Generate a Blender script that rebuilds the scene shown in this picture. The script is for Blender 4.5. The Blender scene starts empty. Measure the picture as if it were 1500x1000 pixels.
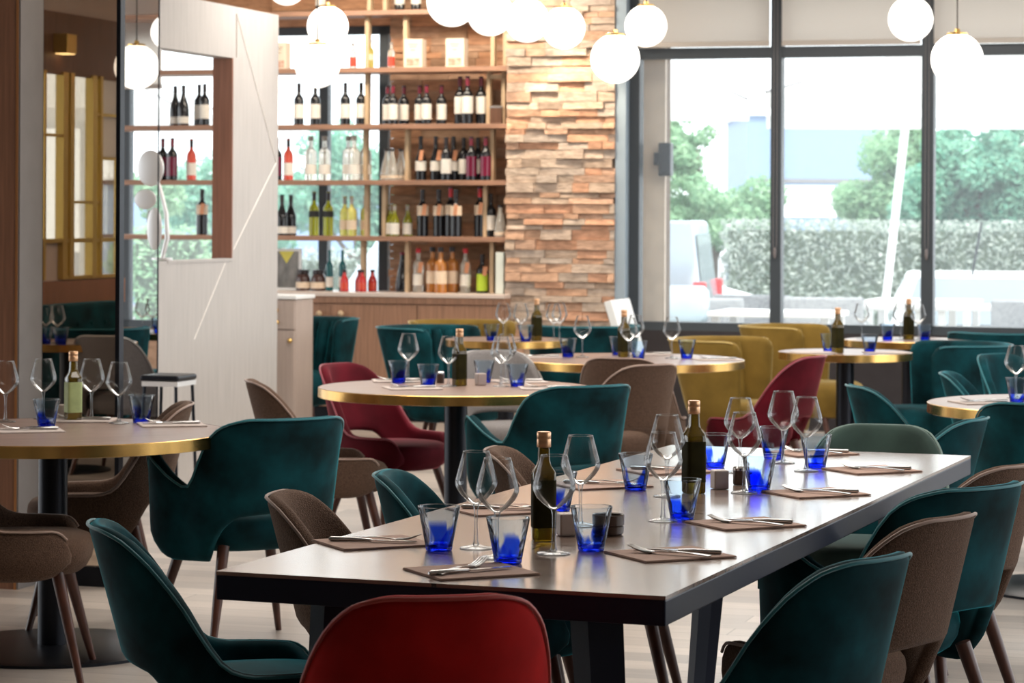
import bpy, bmesh, math, random
from mathutils import Matrix, Vector
random.seed(7)
PI = math.pi
S = bpy.context.scene
COL = S.collection

# ------------------------------------------------------------------ camera
F = 3900.0            # focal length in pixels of a 1500 px wide frame
YH = 315.0            # horizon row
RHO = 0.005           # slight roll of the photograph
CH = 1.5              # camera height
TH = math.radians(17) # the room is turned 17 degrees against the view
cam_d = bpy.data.cameras.new('camera')
cam = bpy.data.objects.new('camera', cam_d)
COL.objects.link(cam)
cam_d.sensor_width = 36.0
cam_d.lens = 36.0 * F / 1500.0
cam_d.shift_y = -(500.0 - YH) / 1500.0
cam_d.clip_end = 400
cam.matrix_world = Matrix.Translation((0, 0, CH)) @ Matrix.Rotation(PI / 2, 4, 'X') @ Matrix.Rotation(RHO, 4, 'Z')
cam_d.dof.use_dof = True
cam_d.dof.focus_distance = 6.7
cam_d.dof.aperture_fstop = 9.0
S.camera = cam
S.view_settings.view_transform = 'Standard'
S.view_settings.look = 'None'
S.view_settings.gamma = 1.0
S.view_settings.use_curve_mapping = False
S.view_settings.exposure = 0.28
S.cycles.max_bounces = 8
S.cycles.transmission_bounces = 8
S.cycles.transparent_max_bounces = 24
S.cycles.caustics_reflective = False

# ------------------------------------------------------------------ light
world = bpy.data.worlds.new('world')
S.world = world
world.use_nodes = True
wb = world.node_tree.nodes['Background']
wb.inputs[0].default_value = (0.93, 0.97, 1.0, 1)
wb.inputs[1].default_value = 2.6

def area_light(name, loc, target, sx, sy, power, color):
    l = bpy.data.lights.new(name, 'AREA')
    l.shape = 'RECTANGLE'; l.size = sx; l.size_y = sy
    l.energy = power; l.color = color
    o = bpy.data.objects.new(name, l); COL.objects.link(o)
    o.location = loc
    o.rotation_euler = (Vector(target) - Vector(loc)).to_track_quat('-Z', 'Y').to_euler()
    return o

def sun_light(name, direction, power, color, angle):
    l = bpy.data.lights.new(name, 'SUN')
    l.energy = power; l.color = color; l.angle = angle
    o = bpy.data.objects.new(name, l); COL.objects.link(o)
    o.rotation_euler = Vector(direction).to_track_quat('-Z', 'Y').to_euler()
    return o

sun_light('sun', (-0.25, 0.55, -0.8), 3.5, (1.0, 0.96, 0.9), 0.03)

# ceiling light panels over the dining room
for k, (lx, ly) in enumerate(((0.4, 8.0), (-0.6, 11.5), (1.6, 12.5), (-0.5, 15.5), (2.2, 16.5))):
    area_light('ceiling_panel_light', (lx, ly, 3.2), (lx, ly, 0), 2.2, 1.2, 60, (1.0, 0.93, 0.85))
spot_d = bpy.data.lights.new('pillar_downlight', 'SPOT'); spot_d.energy = 110; spot_d.color = (1.0, 0.82, 0.6); spot_d.spot_size = 1.0; spot_d.shadow_soft_size = 0.04
area_light('bar_fill_light', (-0.75, 18.7, 3.2), (-0.6, 19.6, 1.6), 2.4, 0.25, 45, (1.0, 0.88, 0.72))  # unseen fill added to brighten the bar wall, for likely shelf lighting
spot_o = bpy.data.objects.new('pillar_downlight', spot_d); COL.objects.link(spot_o); spot_o.location = (0.30, 18.55, 3.2)
spot_o.rotation_euler = Vector((0.06, 0.22, -1)).to_track_quat('-Z', 'Y').to_euler()

# ------------------------------------------------------------------ pixel rays
def unroll(px, py):
    u = px - 750.0; v = YH - py
    return u - v * RHO, v + u * RHO

def P(px, py, z):
    """point where the ray of a pixel meets the horizontal plane z"""
    u, v = unroll(px, py)
    d = (z - CH) * F / v
    return Vector((u / F * d, d, z))

def Q(px, d, z=0.0):
    """point in the vertical line of pixel column px at depth d, height z"""
    v = (z - CH) * F / d
    u = (px - 750.0) - v * RHO
    return Vector((u / F * d, d, z))

def ZAT(px, py, d):
    return CH + unroll(px, py)[1] * d / F

EX = Vector((math.cos(TH), -math.sin(TH), 0))
EY = Vector((math.sin(TH), math.cos(TH), 0))
S0 = Vector((0, 19.15, 0))     # the bar shelving's front plane crosses the view axis here

def A(px, b, z=1.5):
    """coordinate along the back wall for a pixel column, b metres behind the shelf fronts"""
    v = (z - CH) * F / 19.2
    t = ((px - 750.0) - v * RHO) / F
    p = S0 + b * EY
    # (p.x + a EX.x) = t (p.y + a EX.y)
    return (t * p.y - p.x) / (EX.x - t * EX.y)

def RW(a, b, z=0.0):
    return S0 + a * EX + b * EY + Vector((0, 0, z))

def ZB(py, px=750, b=0.0):
    p = RW(A(px, b), b)
    return ZAT(px, py, p.y)

# ------------------------------------------------------------------ materials
MATS = {}
def newmat(name):
    m = bpy.data.materials.new(name); m.use_nodes = True
    nt = m.node_tree; nt.nodes.clear()
    out = nt.nodes.new('ShaderNodeOutputMaterial')
    MATS[name] = m
    return m, nt, out

def setin(n, **kw):
    for k, v in kw.items():
        k = k.replace('_', ' ')
        if k in n.inputs: n.inputs[k].default_value = v

def c4(c): return (c[0], c[1], c[2], 1)

def mat(name, color, rough=0.5, metal=0.0, var=0.0, scale=8.0, bump=0.0, bscale=60.0, sheen=0.0, stint=(1, 1, 1),
        stretch=None, color2=None, spec=0.5, coat=0.0, trans=0.0, ior=1.45, emit=None, estr=0.0, sheen_r=0.4, island=None, alpha=None):
    m, nt, out = newmat(name)
    b = nt.nodes.new('ShaderNodeBsdfPrincipled')
    nt.links.new(b.outputs[0], out.inputs[0])
    b.inputs['Base Color'].default_value = c4(color)
    b.inputs['Roughness'].default_value = rough
    b.inputs['Metallic'].default_value = metal
    b.inputs['Specular IOR Level'].default_value = spec
    b.inputs['Coat Weight'].default_value = coat
    b.inputs['Transmission Weight'].default_value = trans
    b.inputs['IOR'].default_value = ior
    b.inputs['Sheen Weight'].default_value = sheen
    b.inputs['Sheen Roughness'].default_value = sheen_r
    b.inputs['Sheen Tint'].default_value = c4(stint)
    if emit:
        b.inputs['Emission Color'].default_value = c4(emit); b.inputs['Emission Strength'].default_value = estr
    tc = nt.nodes.new('ShaderNodeTexCoord')
    mp = nt.nodes.new('ShaderNodeMapping')
    nt.links.new(tc.outputs['Object'], mp.inputs[0])
    if stretch: mp.inputs['Scale'].default_value = stretch
    if var > 0 or color2:
        n = nt.nodes.new('ShaderNodeTexNoise'); n.inputs['Scale'].default_value = scale; n.inputs['Detail'].default_value = 5
        nt.links.new(mp.outputs[0], n.inputs['Vector'])
        r = nt.nodes.new('ShaderNodeValToRGB')
        r.color_ramp.elements[0].position = 0.32; r.color_ramp.elements[1].position = 0.68
        ca = color2 if color2 else tuple(max(0, x * (1 - var)) for x in color)
        cb = color if color2 else tuple(min(1, x * (1 + var)) for x in color)
        r.color_ramp.elements[0].color = c4(ca); r.color_ramp.elements[1].color = c4(cb)
        nt.links.new(n.outputs['Fac'], r.inputs[0])
        src = r.outputs[0]
        if island:
            g = nt.nodes.new('ShaderNodeNewGeometry')
            r2 = nt.nodes.new('ShaderNodeValToRGB'); r2.color_ramp.interpolation = 'CONSTANT'
            while len(r2.color_ramp.elements) < len(island): r2.color_ramp.elements.new(0.5)
            for k, c in enumerate(island):
                r2.color_ramp.elements[k].position = k / len(island); r2.color_ramp.elements[k].color = c4(c)
            nt.links.new(g.outputs['Random Per Island'], r2.inputs[0])
            mx = nt.nodes.new('ShaderNodeMix'); mx.data_type = 'RGBA'; mx.blend_type = 'MULTIPLY'
            mx.inputs[0].default_value = 1.0
            nt.links.new(r2.outputs[0], mx.inputs[6]); nt.links.new(src, mx.inputs[7])
            src = mx.outputs[2]
        nt.links.new(src, b.inputs['Base Color'])
    if bump > 0:
        n2 = nt.nodes.new('ShaderNodeTexNoise'); n2.inputs['Scale'].default_value = bscale; n2.inputs['Detail'].default_value = 3
        nt.links.new(mp.outputs[0], n2.inputs['Vector'])
        bp = nt.nodes.new('ShaderNodeBump'); bp.inputs['Strength'].default_value = bump; bp.inputs['Distance'].default_value = 0.01
        nt.links.new(n2.outputs['Fac'], bp.inputs['Height']); nt.links.new(bp.outputs[0], b.inputs['Normal'])
    return m

def plank_mat(name, c1, c2, mortar, length, width, rough, grain=0.15, msize=0.004, coat=0.0, spec=0.5):
    m, nt, out = newmat(name)
    b = nt.nodes.new('ShaderNodeBsdfPrincipled'); nt.links.new(b.outputs[0], out.inputs[0])
    b.inputs['Roughness'].default_value = rough; b.inputs['Coat Weight'].default_value = coat; b.inputs['Coat Roughness'].default_value = 0.14; b.inputs['Specular IOR Level'].default_value = spec
    tc = nt.nodes.new('ShaderNodeTexCoord')
    br = nt.nodes.new('ShaderNodeTexBrick')
    br.inputs['Color1'].default_value = c4(c1); br.inputs['Color2'].default_value = c4(c2); br.inputs['Mortar'].default_value = c4(mortar)
    br.inputs['Scale'].default_value = 1.0; br.inputs['Mortar Size'].default_value = msize
    br.inputs['Brick Width'].default_value = length; br.inputs['Row Height'].default_value = width
    br.offset = 0.37
    nt.links.new(tc.outputs['Object'], br.inputs['Vector'])
    mp = nt.nodes.new('ShaderNodeMapping'); mp.inputs['Scale'].default_value = (2.5, 40, 40)
    nt.links.new(tc.outputs['Object'], mp.inputs[0])
    n = nt.nodes.new('ShaderNodeTexNoise'); n.inputs['Scale'].default_value = 1.0; n.inputs['Detail'].default_value = 6
    nt.links.new(mp.outputs[0], n.inputs['Vector'])
    r = nt.nodes.new('ShaderNodeMapRange'); r.inputs['To Min'].default_value = 1 - grain; r.inputs['To Max'].default_value = 1 + grain
    r.inputs['From Min'].default_value = 0.3; r.inputs['From Max'].default_value = 0.7
    nt.links.new(n.outputs['Fac'], r.inputs[0])
    mx = nt.nodes.new('ShaderNodeMix'); mx.data_type = 'RGBA'; mx.blend_type = 'MULTIPLY'; mx.inputs[0].default_value = 1
    nt.links.new(br.outputs['Color'], mx.inputs[6]); nt.links.new(r.outputs[0], mx.inputs[7])
    nt.links.new(mx.outputs[2], b.inputs['Base Color'])
    return m

def thin_glass(name, tint=(1, 1, 1), refl=1.0, blend=0.25, rough=0.02, haze=0.0):
    """clear pane or thin blown glass: lets light straight through, mirrors more at a glance"""
    m, nt, out = newmat(name)
    t = nt.nodes.new('ShaderNodeBsdfTransparent'); t.inputs[0].default_value = c4(tint)
    g = nt.nodes.new('ShaderNodeBsdfGlossy'); g.inputs['Roughness'].default_value = rough
    lw = nt.nodes.new('ShaderNodeLayerWeight'); lw.inputs['Blend'].default_value = blend
    mu = nt.nodes.new('ShaderNodeMath'); mu.operation = 'MULTIPLY'; mu.inputs[1].default_value = refl
    nt.links.new(lw.outputs['Fresnel'], mu.inputs[0])
    mx = nt.nodes.new('ShaderNodeMixShader')
    nt.links.new(mu.outputs[0], mx.inputs[0]); nt.links.new(t.outputs[0], mx.inputs[1]); nt.links.new(g.outputs[0], mx.inputs[2])
    last = mx
    if haze > 0:      # pale veil painted into the pane to haze the outside view
        tr = nt.nodes.new('ShaderNodeBsdfTranslucent'); tr.inputs[0].default_value = (0.9, 0.95, 1.0, 1)
        last = nt.nodes.new('ShaderNodeMixShader'); last.inputs[0].default_value = haze
        nt.links.new(mx.outputs[0], last.inputs[1]); nt.links.new(tr.outputs[0], last.inputs[2])
    nt.links.new(last.outputs[0], out.inputs[0])
    return m

def tumbler_mat(name):
    """hand-blown tumbler: clear glass with cobalt pooled in the base and one licked up the side"""
    m, nt, out = newmat(name)
    tc = nt.nodes.new('ShaderNodeTexCoord')
    sp = nt.nodes.new('ShaderNodeSeparateXYZ'); nt.links.new(tc.outputs['Object'], sp.inputs[0])
    n = nt.nodes.new('ShaderNodeTexNoise'); n.inputs['Scale'].default_value = 22; n.inputs['Detail'].default_value = 2
    mp = nt.nodes.new('ShaderNodeMapping'); mp.inputs['Scale'].default_value = (1, 1, 0.35)
    nt.links.new(tc.outputs['Object'], mp.inputs[0]); nt.links.new(mp.outputs[0], n.inputs['Vector'])
    # height threshold modulated by the noise
    a = nt.nodes.new('ShaderNodeMapRange'); a.inputs['From Min'].default_value = 0.4; a.inputs['From Max'].default_value = 0.62
    a.inputs['To Min'].default_value = -0.01; a.inputs['To Max'].default_value = 0.06
    nt.links.new(n.outputs['Fac'], a.inputs[0])
    d = nt.nodes.new('ShaderNodeMath'); d.operation = 'SUBTRACT'
    nt.links.new(a.outputs[0], d.inputs[0]); nt.links.new(sp.outputs['Z'], d.inputs[1])
    r = nt.nodes.new('ShaderNodeMapRange'); r.inputs['From Min'].default_value = -0.004; r.inputs['From Max'].default_value = 0.014
    nt.links.new(d.outputs[0], r.inputs[0])
    mx = nt.nodes.new('ShaderNodeMix'); mx.data_type = 'RGBA'
    mx.inputs[6].default_value = (0.90, 0.955, 1.0, 1); mx.inputs[7].default_value = (0.12, 0.27, 0.95, 1)
    nt.links.new(r.outputs[0], mx.inputs[0])
    t = nt.nodes.new('ShaderNodeBsdfTransparent'); nt.links.new(mx.outputs[2], t.inputs[0])
    g = nt.nodes.new('ShaderNodeBsdfGlossy'); g.inputs['Roughness'].default_value = 0.12
    w = nt.nodes.new('ShaderNodeTexNoise'); w.inputs['Scale'].default_value = 60
    nt.links.new(mp.outputs[0], w.inputs['Vector'])
    bp = nt.nodes.new('ShaderNodeBump'); bp.inputs['Strength'].default_value = 0.6; bp.inputs['Distance'].default_value = 0.006
    nt.links.new(w.outputs['Fac'], bp.inputs['Height'])
    lw = nt.nodes.new('ShaderNodeLayerWeight'); lw.inputs['Blend'].default_value = 0.2
    nt.links.new(bp.outputs[0], g.inputs['Normal']); nt.links.new(bp.outputs[0], lw.inputs['Normal'])
    ms = nt.nodes.new('ShaderNodeMixShader')
    nt.links.new(lw.outputs['Fresnel'], ms.inputs[0]); nt.links.new(t.outputs[0], ms.inputs[1]); nt.links.new(g.outputs[0], ms.inputs[2])
    nt.links.new(ms.outputs[0], out.inputs[0])
    return m

def glass_mat(name, color, rough=0.0, ior=1.45):
    m, nt, out = newmat(name)
    g = nt.nodes.new('ShaderNodeBsdfGlass'); g.inputs['Color'].default_value = c4(color)
    g.inputs['Roughness'].default_value = rough; g.inputs['IOR'].default_value = ior
    nt.links.new(g.outputs[0], out.inputs[0])
    return m

def leaf_mat(name, c1, c2):
    m, nt, out = newmat(name)
    g = nt.nodes.new('ShaderNodeNewGeometry')
    r = nt.nodes.new('ShaderNodeValToRGB')
    r.color_ramp.elements[0].color = c4(c1); r.color_ramp.elements[1].color = c4(c2)
    nt.links.new(g.outputs['Random Per Island'], r.inputs[0])
    d = nt.nodes.new('ShaderNodeBsdfDiffuse'); t = nt.nodes.new('ShaderNodeBsdfTranslucent')
    nt.links.new(r.outputs[0], d.inputs[0]); nt.links.new(r.outputs[0], t.inputs[0])
    ms = nt.nodes.new('ShaderNodeMixShader'); ms.inputs[0].default_value = 0.45
    nt.links.new(d.outputs[0], ms.inputs[1]); nt.links.new(t.outputs[0], ms.inputs[2]); nt.links.new(ms.outputs[0], out.inputs[0])
    return m

def canvas_mat(name, c, f=0.5):
    m, nt, out = newmat(name)
    d = nt.nodes.new('ShaderNodeBsdfDiffuse'); t = nt.nodes.new('ShaderNodeBsdfTranslucent')
    d.inputs[0].default_value = c4(c); t.inputs[0].default_value = c4(c)
    ms = nt.nodes.new('ShaderNodeMixShader'); ms.inputs[0].default_value = f
    nt.links.new(d.outputs[0], ms.inputs[1]); nt.links.new(t.outputs[0], ms.inputs[2]); nt.links.new(ms.outputs[0], out.inputs[0])
    return m

TEAL = mat('teal_velvet', (0.002, 0.034, 0.042), 0.8, var=0.65, scale=7, sheen=0.55, stint=(0.03, 0.55, 0.66), spec=0.15, sheen_r=0.2)
SAGE = mat('sage_velvet', (0.035, 0.06, 0.05), 0.8, var=0.3, scale=6, sheen=0.5, stint=(0.5, 0.65, 0.6), spec=0.2)
RED = mat('red_velvet', (0.38, 0.009, 0.008), 0.8, var=0.3, scale=6, sheen=0.35, stint=(1.0, 0.25, 0.2), spec=0.12, sheen_r=0.2)
MAROON = mat('wine_red_velvet', (0.085, 0.004, 0.010), 0.8, var=0.3, scale=6, sheen=0.5, stint=(0.9, 0.25, 0.28), spec=0.15, sheen_r=0.22)
BROWN = mat('brown_tweed', (0.105, 0.064, 0.045), 0.95, var=0.4, scale=260, bump=0.5, bscale=300, sheen=0.18, stint=(0.9, 0.75, 0.65), spec=0.1)
GREY = mat('grey_tweed', (0.20, 0.185, 0.18), 0.95, var=0.2, scale=200, bump=0.4, bscale=250, sheen=0.3, spec=0.1)
YELLOW = mat('mustard_velvet', (0.20, 0.125, 0.026), 0.8, var=0.2, scale=6, sheen=0.5, stint=(1.0, 0.85, 0.45), spec=0.15, sheen_r=0.22)
HIGHLIGHT_WELT = {}  # piping in lighter tones that paint the upholstery's bright rim lines
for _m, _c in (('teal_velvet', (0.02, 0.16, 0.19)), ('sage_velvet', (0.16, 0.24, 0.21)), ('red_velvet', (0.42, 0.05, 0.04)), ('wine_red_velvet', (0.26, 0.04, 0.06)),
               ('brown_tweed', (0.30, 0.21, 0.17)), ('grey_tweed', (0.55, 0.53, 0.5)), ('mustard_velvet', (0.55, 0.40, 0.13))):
    HIGHLIGHT_WELT[_m] = mat(_m + '_rim_highlight_piping', _c, 0.6, sheen=0.3)
LEG = mat('walnut_leg', (0.07, 0.025, 0.016), 0.35, var=0.3, scale=6, stretch=(8, 8, 1))
BLACK = mat('black_metal', (0.012, 0.014, 0.02), 0.35, metal=0.6)
NAVYBLACK = mat('blue_black_steel', (0.012, 0.016, 0.032), 0.42, metal=0.0, spec=0.2)
BRASS = mat('brass_edge', (0.72, 0.44, 0.14), 0.25, metal=1.0, var=0.25, scale=9, stretch=(1, 1, 0.1))
BRASSCAP = mat('brass_cap', (0.85, 0.55, 0.18), 0.22, metal=1.0)
STEEL = mat('cutlery_steel', (0.46, 0.45, 0.44), 0.18, metal=1.0)
TOPWOOD = plank_mat('communal_table_wood', (0.19, 0.125, 0.095), (0.235, 0.16, 0.122), (0.03, 0.02, 0.018), 6.0, 0.245, 0.2, grain=0.22, msize=0.006, coat=0.5)
ROUNDWOOD = mat('round_table_laminate', (0.25, 0.17, 0.14), 0.33, var=0.2, scale=5, stretch=(1, 10, 1))
FLOORM = plank_mat('floor_planks', (0.56, 0.49, 0.43), (0.36, 0.32, 0.29), (0.30, 0.27, 0.24), 1.35, 0.16, 0.32, grain=0.1, msize=0.003)
CEILM = mat('ceiling_paint', (0.74, 0.72, 0.68), 0.9)
WALLM = mat('plain_wall_paint', (0.50, 0.44, 0.39), 0.9, var=0.05)
WHITEWOOD = mat('pale_panel', (0.43, 0.405, 0.385), 0.45, var=0.07, scale=4, stretch=(14, 14, 0.7))
INLAY = mat('white_inlay', (0.9, 0.87, 0.82), 0.4)
PINKWOOD = mat('pink_beige_panel', (0.44, 0.35, 0.30), 0.5, var=0.06, scale=4, stretch=(14, 14, 0.7))
BARWOOD = mat('bar_oak', (0.30, 0.165, 0.105), 0.45, var=0.2, scale=5, stretch=(16, 16, 0.6))
SHELFWOOD = mat('shelf_oak', (0.31, 0.17, 0.11), 0.45, var=0.2, scale=5, stretch=(0.7, 16, 16))
LIGHTWOOD = mat('light_oak_post', (0.52, 0.38, 0.24), 0.5, var=0.15, scale=5, stretch=(16, 16, 0.7))
DARKWOOD = mat('dark_walnut', (0.12, 0.058, 0.034), 0.45, var=0.25, scale=5, stretch=(14, 14, 0.6))
MIDWOOD = mat('walnut_veneer', (0.22, 0.10, 0.055), 0.45, var=0.2, scale=5, stretch=(14, 14, 0.6))
JAMBWOOD = mat('reddish_veneer', (0.24, 0.105, 0.065), 0.45, var=0.15, scale=5, stretch=(14, 14, 0.6))
GREYPANEL = mat('grey_panel', (0.22, 0.21, 0.21), 0.5, var=0.05)
STONE = mat('ledge_stone', (1.0, 0.96, 0.92), 0.8, color2=(0.62, 0.58, 0.54), var=0.1, scale=14, stretch=(1, 1, 3), bump=0.8, bscale=28,
            island=[(0.56, 0.37, 0.27), (0.52, 0.43, 0.36), (0.62, 0.40, 0.28), (0.47, 0.40, 0.35), (0.57, 0.46, 0.38), (0.62, 0.36, 0.24), (0.50, 0.39, 0.31)])
STONE2 = mat('timber_toned_stone', (1.0, 0.96, 0.92), 0.85, color2=(0.66, 0.60, 0.55), var=0.1, scale=10, stretch=(1, 1, 4), bump=0.6, bscale=28,
             island=[(0.60, 0.34, 0.20), (0.54, 0.36, 0.25), (0.64, 0.37, 0.23), (0.50, 0.33, 0.22)])
FRAME = mat('slate_frame', (0.045, 0.055, 0.065), 0.4)
FRAMEBLUE = mat('blue_grey_reveal', (0.30, 0.37, 0.43), 0.5)
GOLD = mat('gilt_frame', (0.62, 0.45, 0.14), 0.3, metal=0.8)
BLIND = canvas_mat('blind_fabric', (0.80, 0.755, 0.71), 0.7)
BLINDBAR = mat('blind_bar', (0.50, 0.45, 0.40), 0.6)
PANE = thin_glass('window_pane', (0.97, 0.99, 0.99), 0.35, 0.1, 0.02, 0.065)
TINTPANE = thin_glass('bronze_pane', (0.66, 0.60, 0.54), 0.6, 0.2)
WINE = thin_glass('wine_glass_bowl', (0.985, 0.99, 0.99), 0.9, 0.22, 0.12)
CLEAR = thin_glass('clear_stem_glass', (0.95, 0.965, 0.97), 0.9, 0.4, 0.2)
TUMB = tumbler_mat('blue_tumbler_glass')
COBALT = thin_glass('cobalt_base', (0.12, 0.22, 0.93), 0.8, 0.3)
OIL = mat('olive_oil_glass', (0.16, 0.10, 0.005), 0.05, spec=0.6, trans=0.5, var=0.3, scale=10)
OLIVELABEL = mat('olive_label', (0.024, 0.021, 0.006), 0.7, var=0.25, scale=20, spec=0.08)
GREENLABEL = mat('pale_green_label', (0.36, 0.42, 0.18), 0.6, var=0.15, scale=20)
COPPER = mat('copper_cap', (0.62, 0.36, 0.20), 0.35, metal=0.7, var=0.2, scale=12, stretch=(1, 1, 9))
NAPKIN = mat('kraft_napkin', (0.40, 0.265, 0.21), 0.9, var=0.08, scale=30)
PALENAPKIN = mat('pale_napkin', (0.55, 0.47, 0.43), 0.9, var=0.08, scale=30)
SALT = mat('taupe_ceramic', (0.42, 0.34, 0.30), 0.4)
RAMEKIN = mat('brown_glaze', (0.06, 0.035, 0.026), 0.3)
GLOBE = mat('opal_globe', (0.95, 0.93, 0.9), 0.3, emit=(1.0, 0.95, 0.86), estr=1.15)
CORD = mat('lamp_cord', (0.08, 0.07, 0.06), 0.6)
PAPER = mat('cream_paper', (0.72, 0.62, 0.50), 0.8, var=0.05)
PAPERPRINT = mat('printed_paper', (0.60, 0.45, 0.36), 0.8, color2=(0.42, 0.14, 0.08), scale=25)
WHITELABEL = mat('white_label', (0.74, 0.70, 0.63), 0.7, var=0.06, scale=40)
CREAMLABEL = mat('cream_label', (0.70, 0.56, 0.42), 0.7, var=0.06, scale=40)
BLACKLABEL = mat('black_label', (0.02, 0.02, 0.02), 0.6)
TAG = mat('orange_tag', (0.62, 0.28, 0.15), 0.8)
REDCAP = mat('red_capsule', (0.55, 0.02, 0.03), 0.35)
DARKCAP = mat('dark_capsule', (0.02, 0.012, 0.012), 0.35)
BURGCAP = mat('burgundy_capsule', (0.16, 0.01, 0.025), 0.35)
GREYCAP = mat('grey_capsule', (0.30, 0.27, 0.24), 0.4)
B_DARK = mat('dark_bottle_glass', (0.010, 0.010, 0.012), 0.08)
B_BURG = mat('burgundy_wine', (0.13, 0.008, 0.03), 0.1)
B_GREEN = mat('green_yellow_bottle', (0.36, 0.36, 0.02), 0.08, trans=0.55)
B_YELLOW = mat('yellow_bottle', (0.75, 0.66, 0.16), 0.08, trans=0.6)
B_CLEAR = mat('clear_bottle', (0.93, 0.90, 0.82), 0.06, trans=0.75)
B_ROSE = mat('rose_bottle', (0.75, 0.10, 0.06), 0.08, trans=0.3)
B_AMBER = mat('amber_bottle', (0.60, 0.24, 0.06), 0.08, trans=0.4)
B_RED = mat('red_soda_bottle', (0.45, 0.03, 0.03), 0.1)
B_TEAL = mat('teal_bottle', (0.01, 0.10, 0.11), 0.1)
B_BROWN = mat('brown_jar', (0.06, 0.03, 0.025), 0.15)
LIME = mat('lime_label', (0.45, 0.62, 0.04), 0.6)
SILVER = mat('brushed_silver', (0.78, 0.78, 0.78), 0.45, metal=0.6)
WHITE = mat('white_paint', (0.82, 0.82, 0.80), 0.5)
LEAFA = leaf_mat('tree_leaf', (0.22, 0.40, 0.24), (0.44, 0.62, 0.40))
LEAFB = leaf_mat('teal_green_leaf', (0.14, 0.38, 0.28), (0.38, 0.62, 0.46))
LEAFC = leaf_mat('hedge_leaf', (0.20, 0.26, 0.22), (0.62, 0.66, 0.60))
BARK = mat('bark', (0.14, 0.10, 0.07), 0.9, var=0.3)
PAVING = mat('terrace_paving', (0.52, 0.50, 0.48), 0.8, var=0.08, scale=3)
ASPHALT = mat('asphalt', (0.30, 0.30, 0.31), 0.9, var=0.08)
CANVAS = canvas_mat('parasol_canvas', (0.86, 0.85, 0.83))
SLAT = mat('ribbed_cladding', (0.80, 0.66, 0.54), 0.7, var=0.08)
RATTAN = mat('grey_rattan', (0.24, 0.25, 0.27), 0.8, color2=(0.44, 0.45, 0.46), scale=55, bump=0.5, bscale=90)
PALEBLUE = mat('pale_blue_cladding', (0.24, 0.33, 0.48), 0.6, var=0.05)
CUSHION = mat('pale_blue_cushion', (0.50, 0.62, 0.70), 0.8, var=0.06)
VANSILVER = mat('silver_paint', (0.48, 0.55, 0.63), 0.25, metal=0.3)
CARWHITE = mat('white_car_paint', (0.82, 0.82, 0.82), 0.25)
CARGLASS = mat('car_glass', (0.34, 0.40, 0.44), 0.1)
TYRE = mat('tyre', (0.02, 0.02, 0.02), 0.8)
TAILRED = mat('tail_light_red', (0.6, 0.03, 0.03), 0.3)
BULKLAMP = mat('lamp_glow', (1, 0.8, 0.5), 0.5, emit=(1.0, 0.75, 0.35), estr=3.0)

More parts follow.
